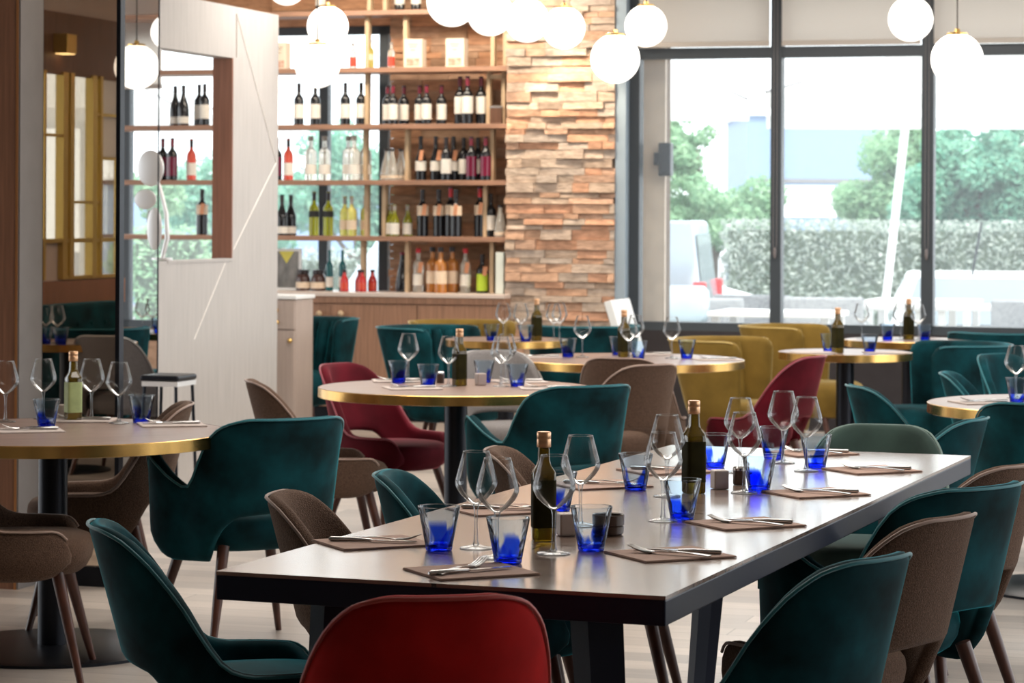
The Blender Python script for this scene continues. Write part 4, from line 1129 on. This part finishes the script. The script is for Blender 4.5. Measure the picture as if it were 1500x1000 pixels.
BK = {
 'redw': (bottle_maker(.31, .038, 'bordeaux', B_DARK, WHITELABEL, DARKCAP, (.16, .50)), 'dark red wine bottle with white label'),
 'redr': (bottle_maker(.285, .037, 'bordeaux', B_DARK, WHITELABEL, BURGCAP, (.12, .52)), 'wine bottle with white label and burgundy neck'),
 'tall': (bottle_maker(.345, .041, 'bordeaux', B_DARK, WHITELABEL, BURGCAP, (.22, .58)), 'tall dark wine bottle with big white label'),
 'redm': (bottle_maker(.34, .043, 'bordeaux', B_DARK, CREAMLABEL, DARKCAP, (.45, .66), True), 'large dark wine bottle with cream collar label and tag'),
 'redc': (bottle_maker(.36, .043, 'bordeaux', B_DARK, CREAMLABEL, REDCAP, (.44, .64), True), 'dark wine bottle with bright red cap and tag'),
 'diam': (bottle_maker(.32, .040, 'burgundy', B_DARK, WHITELABEL, DARKCAP, (.22, .44), True), 'dark round shouldered bottle with pale label and tag'),
 'burg': (bottle_maker(.315, .040, 'bordeaux', B_DARK, B_BURG, BURGCAP, (.10, .55)), 'dark bottle with burgundy label and burgundy neck'),
 'champ': (bottle_maker(.30, .042, 'burgundy', B_DARK, WHITELABEL, DARKCAP, (.05, .22)), 'dark sloping wine bottle with low white label'),
 'green': (bottle_maker(.325, .038, 'bordeaux', B_GREEN, BLACKLABEL, DARKCAP, (.42, .56)), 'green yellow wine bottle with black collar label'),
 'yell': (bottle_maker(.29, .037, 'bordeaux', B_YELLOW, CREAMLABEL, GREYCAP, (.16, .40)), 'pale yellow wine bottle'),
 'hock': (bottle_maker(.23, .036, 'burgundy', B_GREEN, WHITELABEL, GREYCAP, (.06, .42)), 'short green bottle with white label'),
 'clear': (bottle_maker(.325, .044, 'spirit', B_CLEAR, WHITELABEL, GREYCAP, (.14, .36)), 'clear spirit bottle with white label'),
 'clearr': (bottle_maker(.32, .040, 'spirit', B_CLEAR, WHITELABEL, REDCAP, (.16, .42), True), 'clear spirit bottle with bright red cap'),
 'cone': (bottle_maker(.23, .045, 'cone', B_CLEAR, CREAMLABEL, DARKCAP, (.06, .16)), 'small clear conical bottle'),
 'rose': (bottle_maker(.31, .037, 'bordeaux', B_ROSE, WHITELABEL, DARKCAP, (.12, .42)), 'rosy red bottle with white label'),
 'amber': (bottle_maker(.33, .046, 'spirit', B_AMBER, CREAMLABEL, DARKCAP, (.20, .48)), 'amber spirit bottle with cream label'),
 'soda': (bottle_maker(.16, .033, 'soda', B_RED, B_ROSE, DARKCAP, (.10, .42)), 'small red soda bottle'),
 'jar': (bottle_maker(.155, .055, 'jar', B_BROWN, CREAMLABEL, DARKCAP, (.12, .42)), 'round dark preserve jar with cream label'),
 'tealb': (bottle_maker(.30, .028, 'bordeaux', B_TEAL, WHITELABEL, B_TEAL, (.10, .35)), 'slim teal bottle'),
 'lime': (bottle_maker(.28, .042, 'bordeaux', B_DARK, LIME, DARKCAP, (.06, .50), True), 'dark bottle with lime green label'),
 'small': (bottle_maker(.19, .026, 'spirit', B_CLEAR, B_ROSE, GREYCAP, (.08, .45)), 'small pink bottle'),
 'yel2': (bottle_maker(.21, .028, 'spirit', B_YELLOW, CREAMLABEL, GREYCAP, (.30, .50)), 'small yellow bottle'),
 'blackb': (bottle_maker(.29, .050, 'cone', B_DARK, None, BURGCAP), 'dark conical bottle with burgundy cap'),
}
BDEPTH = 0.14
def bottle_row(names, zi, where, jit):
    rr = random.Random(jit)
    z = levels[zi]
    cnt = {}
    tot = {}
    for k, px in names: tot[k] = tot.get(k, 0) + 1
    last = None
    for k, px in sorted(names, key=lambda q: q[1]):
        cnt[k] = cnt.get(k, 0) + 1
        a = A(px, BDEPTH)
        bb = BDEPTH
        if last is not None and a - last[0] < 0.08: bb = BDEPTH - 0.075 if last[1] >= BDEPTH else BDEPTH + 0.03
        if abs(bb - BDEPTH) > 0.01: a = A(px, bb)
        last = (a, bb)
        mk, desc = BK[k]
        lab = desc + ' on ' + where
        if tot[k] > 1: lab = ['leftmost', 'second', 'third', 'fourth', 'fifth', 'sixth'][cnt[k] - 1] + ' ' + lab
        place(('bt', k), mk, RW(a, bb, z + 0.0005), ROOM + rr.uniform(-0.4, 0.4) if k not in ('x',) else 0, lab, 'bottle' if k != 'jar' else 'jar', 'bottles on the bar shelves')
bottle_row([('redw', 468), ('redw', 584), ('redw', 608)], 5, 'the topmost shelf', 1)
bottle_row([('small', 516), ('yel2', 541), ('small', 572)], 4, 'the shelf with the cream boxes', 2)
bottle_row([('champ', 256), ('champ', 268), ('redw', 291), ('redw', 299), ('redw', 437), ('redw', 461), ('redw', 505), ('redw', 528), ('redr', 567), ('redr', 575), ('redr', 591), ('redr', 614), ('redr', 624), ('redr', 646), ('tall', 673), ('tall', 684), ('tall', 704)][:4], 3, 'third shelf through partition', 3)
bottle_row([('redw', 437), ('redw', 461), ('redw', 505), ('redw', 528), ('redr', 567), ('redr', 575), ('redr', 591), ('redr', 614), ('redr', 624), ('redr', 646), ('tall', 673), ('tall', 684), ('tall', 704)], 3, 'the third shelf up', 4)
bottle_row([('burg', 238), ('burg', 252), ('rose', 280)], 2, 'second shelf through partition', 5)
bottle_row([('burg', 405), ('rose', 422), ('clear', 455), ('clear', 475), ('clear', 510), ('clear', 518), ('clear', 535), ('cone', 566), ('cone', 574), ('cone', 587), ('diam', 616), ('diam', 638), ('redw', 653), ('diam', 664), ('redw', 679), ('burg', 690), ('redw', 700), ('burg', 711)], 2, 'the second shelf up', 6)
bottle_row([('redm', 296)], 1, 'lowest shelf through partition', 7)
bottle_row([('champ', 401), ('champ', 413), ('champ', 426), ('green', 460), ('green', 481), ('yell', 505), ('yell', 515), ('yell', 535), ('hock', 571), ('hock', 578), ('hock', 597), ('redm', 619), ('redm', 643), ('redc', 660), ('redm', 668), ('redc', 703), ('redw', 719), ('cone', 733)], 1, 'the lowest shelf', 8)
bottle_row([('jar', 445), ('jar', 467), ('tealb', 483), ('tealb', 502), ('soda', 505), ('soda', 527), ('soda', 531), ('soda', 546), ('blackb', 590), ('clearr', 613), ('amber', 634), ('amber', 646), ('amber', 663), ('clearr', 682), ('lime', 707)], 0, 'the bar worktop', 9)
# boxes, poster card, dark crate on the shelves
def carton(px, lv, w, h, lab, d=0.10):
    t = thing('gift_box', lab, 'box', RW(A(px, BDEPTH), BDEPTH, levels[lv] + 0.0005), ROOM, 'cream gift boxes')
    b = MB(); b.box(-w / 2, w / 2, -d / 2, d / 2, 0, h); b.build('carton', PAPER, t, bevel=0.003)
    b = MB(); b.box(-w * .36, w * .36, -d / 2 - 0.001, -d / 2, h * .06, h * .32); b.build('printed_panel', PAPERPRINT, t)
    for zz, ww in ((.80, .26), (.72, .18), (.60, .12)):
        b = MB(); b.box(-w * ww, w * ww, -d / 2 - 0.001, -d / 2, h * zz, h * (zz + .022)); b.build('print_line', DARKWOOD, t)
carton(412, 4, .10, .20, 'cream gift box at the left end of the shelf beside the partition')
carton(607, 4, .14, .21, 'cream gift box left of its twin above the wine bottles')
carton(668, 4, .14, .21, 'cream gift box right of its twin above the wine bottles')
t = thing('wooden_crate', 'small dark wooden box in the light frame at the right shelf end', 'box', RW(A(729, BDEPTH), BDEPTH, levels[3] + .0005), ROOM)
b = MB(); b.box(-.045, .045, -.06, .06, 0, .115); b.build('body', DARKWOOD, t, bevel=.003)
b = MB(); b.box(-.047, .047, -.062, .062, .115, .13); b.build('lid', GREYPANEL, t, bevel=.003)
t = thing('framed_card', 'framed monochrome picture card standing on the bar worktop', 'picture', RW(A(421, 0.16), 0.16, levels[0] + .0005), ROOM)
b = MB(); b.box(-.115, .115, -.01, .01, 0, .31); b.build('frame', WHITE, t, bevel=.003)
b = MB(); b.box(-.095, .095, -.0115, -.01, .02, .29); b.build('picture', mat('mono_print', (0.35, 0.34, 0.32), 0.6, color2=(0.05, 0.05, 0.05), scale=9, stretch=(1, 1, .5)), t)
b = MB(); b.prism([(-.06, .29), (.06, .29), (0, .20)], -.013, -.0117); b.build('yellow_flag', mat('yellow_print', (0.7, 0.62, 0.12), .6), t)
t = thing('carton', 'pale upright carton at the right end of the bar worktop', 'box', RW(A(735, 0.05), 0.05, levels[0] + .0005), ROOM)
b = MB(); b.box(-.03, .03, -.05, .05, 0, .30); b.build('body', mat('mint_card', (0.62, 0.66, 0.60), .7), t, bevel=.003)

# white menu board leaning by the window
mbp = Q(968, 17.9)
t = thing('menu_board', 'white framed board leaning against the window post beside the pillar', 'board', mbp, ROOM)
Mt = Matrix.Rotation(math.radians(-17), 4, 'Y')
b = MB(); b.box(-.05, .0, -.25, .25, 0.03, .98, M=Mt); b.build('panel', WHITE, t, bevel=.004)
b = MB(); b.box(-.058, -.05, -.22, .22, .08, .93, M=Mt); b.build('face', GREYPANEL, t)

# ------------------------------------------------------------------ globe pendants
def pendant(px, py, rpx, lab, R=.125):
    d = R * F / rpx
    v = unroll(px, py); z = CH + v[1] * d / F
    x = v[0] / F * d
    t = thing('globe_pendant', lab, 'pendant lamp', (x, d, z), 0, 'opal globe pendants')
    b = MB(); b.sphere((0, 0, 0), R, 36, 20); b.build('globe', GLOBE, t, smooth=80)
    b = MB(); b.rings([(R * .93, R * .40), (R * 1.0, R * .40), (R * 1.03, R * .33), (R * 1.05, R * .12), (R * 1.16, R * .10), (R * 1.18, R * .04)], 28); b.build('brass_collar', BRASSCAP, t, smooth=40)
    b = MB(); b.tube([(0, 0, R * 1.1), (0, 0, 3.25 - z)], .004, 6); b.build('cord', CORD, t)
    b = MB(); b.rings([(3.215 - z, .05), (3.25 - z, .055)], 24); b.build('ceiling_rose', BRASSCAP, t, smooth=40)
pendant(200, 98, 33, 'opal globe pendant beside the left edge of the white partition')
pendant(247, 47, 26, 'opal globe pendant mostly hidden behind the white partition top')
pendant(420, -21, 29, 'opal globe pendant only just dipping into the picture above the bar')
pendant(480, 39, 30.5, 'opal globe pendant with brass collar before the bar window')
pendant(465, 96, 33, 'opal globe pendant hanging lowest before the bar window')
pendant(662, 2, 37.5, 'leftmost globe pendant of the row of four above the bar')
pendant(718, 19, 34, 'second globe pendant from the left in the row of four')
pendant(772, 30, 32.5, 'third globe pendant from the left in the row of four')
pendant(826, 41, 31.5, 'rightmost globe pendant of the row of four by the pillar')
pendant(901, 86, 36.5, 'larger opal globe pendant at the corner of the stone pillar')
pendant(946, 38, 31, 'opal globe pendant at the left blind behind the larger globe')
pendant(1334, 28, 33, 'opal globe pendant before the middle blind')
pendant(1402, 87, 38.5, 'lowest right opal globe pendant before the right blind')

# ------------------------------------------------------------------ outside
gz = -0.55
b = MB(); b.box(-14, 14, 0.75, 5.2, -0.6, -0.02); o = b.build('terrace', PAVING, loc=S0, rotz=ROOM); struct(o)
b = MB(); b.quad((-90, -20, gz), (90, -20, gz), (90, 140, gz), (-90, 140, gz)); o = b.build('ground', ASPHALT); struct(o)
# ribbed cladding wall with its lamp
b = MB()
aS0, aS1 = A(936, 0.8), A(984, 0.8)
n_ = 16
b.box(aS0 - 0.3, aS1, 0.62, 0.75, 0, 3.6)
for k in range(n_):
    x = aS0 + (aS1 - aS0) * (k + .5) / n_; b.box(x - .0085, x + .0085, .585, .62, 0, 3.6, m=1)
o = b.build('wall_outside', [mat('cladding_gap', (0.20, 0.14, 0.10), .8), SLAT], loc=S0, rotz=ROOM); struct(o)
t = thing('wall_lamp', 'black box wall lamp on the ribbed cladding outside the left pane', 'lamp', RW(A(975, .5), .5, ZAT(975, 232, 19.0)), ROOM)
b = MB(); b.box(-.045, .045, -.05, .05, -.12, .12); b.build('housing', BLACK, t, bevel=.006)
b = MB(); b.box(-.09, -.04, .0, .09, -.04, .05); b.build('bracket', BLACK, t)

def parasol(px, d, zr, half, rise, lab):
    c = Q(px, d, 0); 
    t = thing('parasol', lab, 'parasol', (c.x, c.y, 0), ROOM + .2, 'white terrace parasols')
    b = MB(); n = 4
    pts = [(half, half), (-half, half), (-half, -half), (half, -half)]
    for k in range(4):
        p, q = pts[k], pts[(k + 1) % 4]
        b.quad((p[0], p[1], zr), (q[0], q[1], zr), (0, 0, zr + rise))
        b.quad((p[0], p[1], zr - .12), (q[0], q[1], zr - .12), (q[0], q[1], zr), (p[0], p[1], zr))
    b.build('canopy', CANVAS, t)
    b = MB(); b.tube([(0, 0, 0), (0, 0, zr + rise)], .03, 10); b.build('pole', WHITE, t)
    for p in pts:
        b = MB(); b.tube([(0, 0, zr + rise - .05), (p[0], p[1], zr + .01)], .014, 6); b.build('rib', GREYPANEL, t)
    b = MB(); b.box(-.3, .3, -.3, .3, -.02, .05); b.build('base', GREYPANEL, t)
zp = ZAT(1350, 172, 23.5)
parasol(1545, 24.0, ZAT(1350, 170, 26.4), 2.6, .9, 'white square parasol over the terrace behind the right panes')
parasol(925, 26.6, ZAT(1030, 154, 26.6), 1.15, .6, 'white parasol seen through the left pane above the trees')
parasol(120, 26, ZAT(200, 165, 26), 1.2, .6, 'white parasol seen beside the left edge of the partition')

def leaf_cloud(mb, c, rad, n, size, rnd, flat=False, box=None):
    for _ in range(n):
        if box: p = Vector((rnd.uniform(*box[0]), rnd.uniform(*box[1]), rnd.uniform(*box[2])))
        else:
            while True:
                q = Vector((rnd.uniform(-1, 1), rnd.uniform(-1, 1), rnd.uniform(-1, 1)))
                if .25 < q.length < 1: break
            p = Vector(c) + Vector((q.x * rad[0], q.y * rad[1], q.z * rad[2]))
        u = Vector((rnd.gauss(0, 1), rnd.gauss(0, 1), rnd.gauss(0, 1))).normalized(); w = u.orthogonal().normalized()
        s = size * rnd.uniform(.6, 1.3)
        mb.quad(p - u * s, p - w * s * .45, p + u * s, p + w * s * .45)
def tree(px, d, h, blobs, m, lab, n=1500, seed=1, size=.06):
    c = Q(px, d, 0); t = thing('tree', lab, 'tree', (c.x, c.y, gz), 0, 'trees across the car park')
    b = MB(); b.tube([(0, 0, 0), (.05, 0, h * .35), (0, 0, h * .5)], [.11, .08, .03], 10)
    for k, (bx, by, bz, r) in enumerate(blobs): b.tube([(0.02, 0, h * .3), (bx * .6, by * .6, bz - .2)], [.05, .02], 6)
    b.build('trunk', BARK, t)
    b = MB(); rnd = random.Random(seed)
    fine = []
    for bx, by, bz, r in blobs:      # break each mass into ragged tufts
        for _ in range(15):
            u = Vector((rnd.gauss(0, 1), rnd.gauss(0, 1), rnd.gauss(0, .8))).normalized() * r * rnd.uniform(.35, 1.0)
            fine.append((bx + u.x, by + u.y, bz + u.z * .85, r * rnd.uniform(.22, .5)))
    blobs = fine
    for bx, by, bz, r in blobs: leaf_cloud(b, (bx, by, bz), (r, r, r * .8), int(n * r * r * 1.5), size, rnd)
    b.build('crown', m, t)
tree(1040, 42, 4.2, [(0, 0, 2.3, .95), (-.6, 0, 2.7, .7), (.5, .2, 2.0, .7), (-.4, 0, 3.4, .5)], LEAFA, 'round green tree behind the vans in the left pane', 2600, 2)
tree(1320, 44, 4.6, [(0, 0, 2.6, 1.0), (.3, 0, 3.2, .8), (-.4, 0, 2.3, .7), (.5, .3, 1.9, .8)], LEAFA, 'green tree behind the leaning white pole', 2600, 3)
tree(1430, 40, 4.6, [(-.3, 0, 2.4, 1.0), (.4, 0, 1.7, .9), (.1, 0, 3.1, .8), (.9, 0, 2.4, .9), (-.5, 0, 1.5, .6)], LEAFB, 'teal green tree above the white car', 4200, 4)
tree(1560, 43, 4.5, [(0, 0, 2.2, 1.2), (-.5, 0, 3.0, .8)], LEAFA, 'green tree at the right picture edge', 2200, 5)
tree(520, 42, 4.2, [(0, 0, 2.6, 1.1), (-.9, 0, 2.2, .9), (.6, 0, 1.8, .8)], LEAFB, 'tree behind the bottles in the bar window', 1800, 6)
tree(205, 36, 3.6, [(0, 0, 1.4, .55), (.2, 0, 2.3, .5)], LEAFA, 'small tree seen left of the partition', 2600, 7)
tree(300, 44, 4.4, [(0, 0, 2.3, 1.2), (.6, 0, 1.6, .8)], LEAFB, 'tree seen through the partition opening', 1800, 8)
tree(-230, 40, 4.4, [(0, 0, 2.0, 1.3), (.6, 0, 3.0, 1.0), (-1, 0, 2.2, 1.0)], LEAFA, 'tree seen through the reflected gilt window', 1800, 9)
def hedge(px0, px1, d, ztop, m, lab, n, seed, depth=.9):
    p0, p1 = Q(px0, d), Q(px1, d); w = p1.x - p0.x
    t = thing('hedge', lab, 'hedge', (p0.x, d, gz), 0)
    b = MB(); b.box(0.1, w - .1, .25, depth - .1, 0, ztop - gz - .15); b.build('twig_core', mat('hedge_core', (0.10, 0.13, 0.09), .9) if 'hedge_core' not in MATS else MATS['hedge_core'], t)
    b = MB(); leaf_cloud(b, None, None, n, .045, random.Random(seed), box=((0, w), (0, depth), (0, ztop - gz))); b.build('foliage', m, t)
hedge(1062, 1560, 37, ZAT(1200, 322, 37), LEAFC, 'long clipped hedge behind the parked cars', 19000, 11)
hedge(180, 300, 30, ZAT(200, 330, 30), LEAFA, 'green hedge seen left of the partition', 2600, 12)
hedge(395, 575, 33, ZAT(500, 365, 33), LEAFC, 'low hedge behind the bar window', 2600, 13)
# pale building
bp_ = Q(1195, 62); t = thing('building', 'pale blue flat-roofed building behind the hedge in the middle pane', 'building', (bp_.x, bp_.y, gz), 0)
zb_ = ZAT(1195, 160, 62) - gz
b = MB(); b.box(-1.6, 1.6, 0, 6, 0, zb_); b.build('wall', PALEBLUE, t)
b = MB(); b.box(-1.7, 1.7, -.1, 6.1, zb_ - .15, zb_ + .05); b.build('roof_edge', WHITE, t)
b = MB(); b.box(-1.6, 1.6, -.03, 0, ZAT(1195, 268, 62) - gz, ZAT(1195, 262, 62) - gz); b.build('sign_band', GREYPANEL, t)
b = MB(); b.box(-1.4, 1.3, -.03, 0, ZAT(1195, 318, 62) - gz, ZAT(1195, 272, 62) - gz); b.build('shutter', WHITE, t)
bp_ = Q(430, 60); t = thing('building', 'long pale blue building behind the bar window', 'building', (bp_.x, bp_.y, gz), 0)
b = MB(); b.box(-4.6, 2.4, 0, 5, 0, 2.7); b.build('wall', PALEBLUE, t)
b = MB(); b.box(-4.7, 2.5, -.1, 5.1, 2.7, 2.85); b.build('roof_edge', WHITE, t)
# leaning pole
p0, p1 = Q(1291, 30, 0), Q(1318, 30, 0)
b = MB(); z1_ = ZAT(1318, 172, 30); z0_ = ZAT(1298, 420, 30)
dx = (p1.x - p0.x)
b.tube([(0, 0, 0), (dx * (z1_ - gz) / (z1_ - z0_) * 1.05, 0, z1_ - gz + .2)], .045, 10)
o = b.build('pole', WHITE, loc=(p0.x - dx * .35, 30, gz)); tag(o, 'white leaning pole rising between hedge and tree in the middle pane', 'pole')

def car(px, d, rot, prof, W, inset, m, lab, name, cat, wheels, wins, group=None, gl_top=None):
    c = Q(px, d, 0); t = thing(name, lab, cat, (c.x, c.y, gz), rot, group)
    b = MB(); n = len(prof); zmx = max(z for x, z in prof); zw = gl_top[0]
    ins = lambda z: inset * max(0, (z - zw) / (zmx - zw))
    for s in (-1, 1):
        for x, z in prof: b.v.append((x, s * (W / 2 - ins(z)), z))
    b.f.append(tuple(range(n))); b.f.append(tuple(n + k for k in reversed(range(n)))); b.fm += [0, 0]
    for k in range(n):
        a, q = k, (k + 1) % n; b.f.append((q, a, a + n, q + n)); b.fm.append(0)
    b.build('body', m, t, bevel=.05, segs=3, smooth=40)
    for poly in wins:      # side windows as xz polygons
        for s in (-1, 1):
            g_ = MB(); y = lambda z: s * (W / 2 - ins(z) + .008)
            g_.quad(*[(x, y(z), z) for x, z in poly]); g_.quad(*[(x, y(z) - s * .02, z) for x, z in poly][::-1]); g_.build('side_window', CARGLASS, t)
    for (x0, z0), (x1, z1), f0, f1 in gl_top[1]:   # front and rear screens
        g_ = MB(); ux, uz = (z1 - z0), -(x1 - x0); L = math.hypot(ux, uz); o_ = .012 * gl_top[2]
        nx, nz = ux / L, uz / L
        if nz < 0: nx, nz = -nx, -nz
        w0, w1 = W / 2 - ins(z0) - .10, W / 2 - ins(z1) - .10
        g_.quad((x0 + nx * .012, -w0, z0 + nz * .012), (x0 + nx * .012, w0, z0 + nz * .012), (x1 + nx * .012, w1, z1 + nz * .012), (x1 + nx * .012, -w1, z1 + nz * .012)); g_.build('windscreen', CARGLASS, t)
    for x in wheels:
        for s in (-1, 1):
            w_ = MB(); w_.tube([(x, s * (W / 2 - .18), .31), (x, s * (W / 2 + .01), .31)], .31, 24); w_.build('wheel', TYRE, t, smooth=40)
    return t
# white hatchback facing the terrace (local +x = nose)
hat = [(-1.9, .35), (1.9, .35), (1.95, .62), (1.85, .80), (1.0, .95), (.35, 1.44), (-1.1, 1.48), (-1.75, 1.0), (-1.92, .85)]
t = car(1425, 27.5, math.radians(-97), hat, 1.74, .22, CARWHITE, 'white hatchback parked facing the terrace behind the right pane', 'car', 'car', (-1.25, 1.25),
    [[(-1.5, 1.0), (.85, .98), (.32, 1.38), (-1.05, 1.42)]], gl_top=(.95, [((.98, .97), (.37, 1.42), 0, 0)], 1))
b = MB(); b.tube([(-.2, 0, 1.45), (-.32, 0.1, 2.0)], .012, 6); b.build('antenna', BLACK, t)
for s in (-1, 1):
    b = MB(); b.box(1.80, 1.95, s * .62 - .16, s * .62 + .16, .58, .74); b.build('headlight', SILVER, t, bevel=.03)
van = [(-2.1, .35), (2.1, .35), (2.15, .8), (2.05, 1.0), (1.35, 1.18), (.55, 1.88), (-2.0, 1.92), (-2.12, 1.1)]
car(880, 33, math.radians(14), van, 1.75, .16, CARWHITE, 'white minivan parked behind the left pane facing right', 'minivan', 'van', (-1.35, 1.35),
    [[(.25, 1.2), (1.2, 1.2), (.6, 1.75), (.25, 1.75)]], gl_top=(1.15, [((1.33, 1.2), (.57, 1.86), 0, 0)], 1))
van2 = [(-2.3, .35), (2.3, .35), (2.35, .9), (1.7, 1.1), (1.1, 1.98), (-2.2, 2.0), (-2.32, 1.0)]
t = car(735, 29.5, math.radians(170), van2, 1.85, .12, VANSILVER, 'silver van with red tail light cut off by the ribbed cladding', 'van', 'van', (-1.4, 1.4),
    [[(.2, 1.2), (1.4, 1.2), (1.0, 1.8), (.2, 1.8)]], gl_top=(1.1, [((-2.3, 1.15), (-2.22, 1.85), 0, 0)], 1))
for s in (-1, 1):
    b = MB(); b.box(-2.36, -2.22, s * .90 - .05, s * .90 + .05, .85, 1.35); b.build('tail_light', TAILRED, t, bevel=.02)

def make_rattan():
    r = empty('rattan_armchair')
    b = MB(); b.box(-.30, .30, -.30, .28, .22, .40); b.build('seat', RATTAN, r, bevel=.02)
    b = MB(); b.box(-.34, .34, -.36, -.28, .15, .82); b.build('backrest', RATTAN, r, bevel=.02)
    for s in (-1, 1):
        b = MB(); b.box(s * .33 - .035, s * .33 + .035, -.30, .26, .15, .60); b.build('armrest', RATTAN, r, bevel=.02)
        for y in (-.3, .24):
            b = MB(); b.box(s * .3 - .02, s * .3 + .02, y - .02, y + .02, 0, .22); b.build('leg', BLACK, r)
    return r
GR = 'grey rattan armchairs on the terrace'
for px, d, a, lab in [(1022, 22.4, 20, 'grey rattan armchair with pale blue pillow outside the left pane'), (1116, 23.4, -5, 'grey rattan armchair right of the white terrace table outside the left pane'),
                      (1208, 22.8, 8, 'grey rattan armchair outside the middle pane by the hedge'), (1482, 21.6, 160, 'grey armchair back at the right edge outside the window')]:
    place('rattan', make_rattan, Q(px, d), ROOM + math.radians(a), lab, 'armchair', GR)
t = thing('seat_cushion', 'teal seat cushion on the terrace outside beside the ribbed wall', 'cushion', Q(1016, 21.4, .0), ROOM)
b = MB(); b.box(-.24, .26, -.26, .26, .46, .62); b.build('pad', TEAL, t, bevel=.05, segs=3, smooth=60)
b = MB(); b.box(-.2, .2, -.2, .2, 0.0, .46); b.build('plinth', RATTAN, t)
t = thing('throw_pillow', 'pale blue pillow propped above the teal terrace cushion', 'pillow', Q(1005, 21.75, .63), ROOM)
b = MB(); b.rings([(0, .14), (.03, .17), (.15, .18), (.27, .17), (.30, .14)], 28, e=6, sy=.35); o = b.build('pad', CUSHION, t, smooth=50); o.rotation_euler = (math.radians(-14), 0, 0)
def make_tt():
    r = empty('terrace_table')
    b = MB(); b.box(-.5, .5, -.4, .4, .70, .74); b.build('tabletop', WHITE, r, bevel=.006)
    for x in (-.44, .44):
        for y in (-.34, .34):
            b = MB(); b.box(x - .03, x + .03, y - .03, y + .03, 0, .70); b.build('leg', WHITE, r)
    return r
for px, d, lab in [(1140, 21.4, 'white terrace table behind the mustard chairs'), (1280, 23.2, 'white terrace table outside the middle pane'), (1352, 24.6, 'white terrace table in front of the white car'), (1462, 23.0, 'white terrace table outside the right pane')]:
    place('tt', make_tt, Q(px, d), ROOM, lab, 'table', 'white terrace tables')
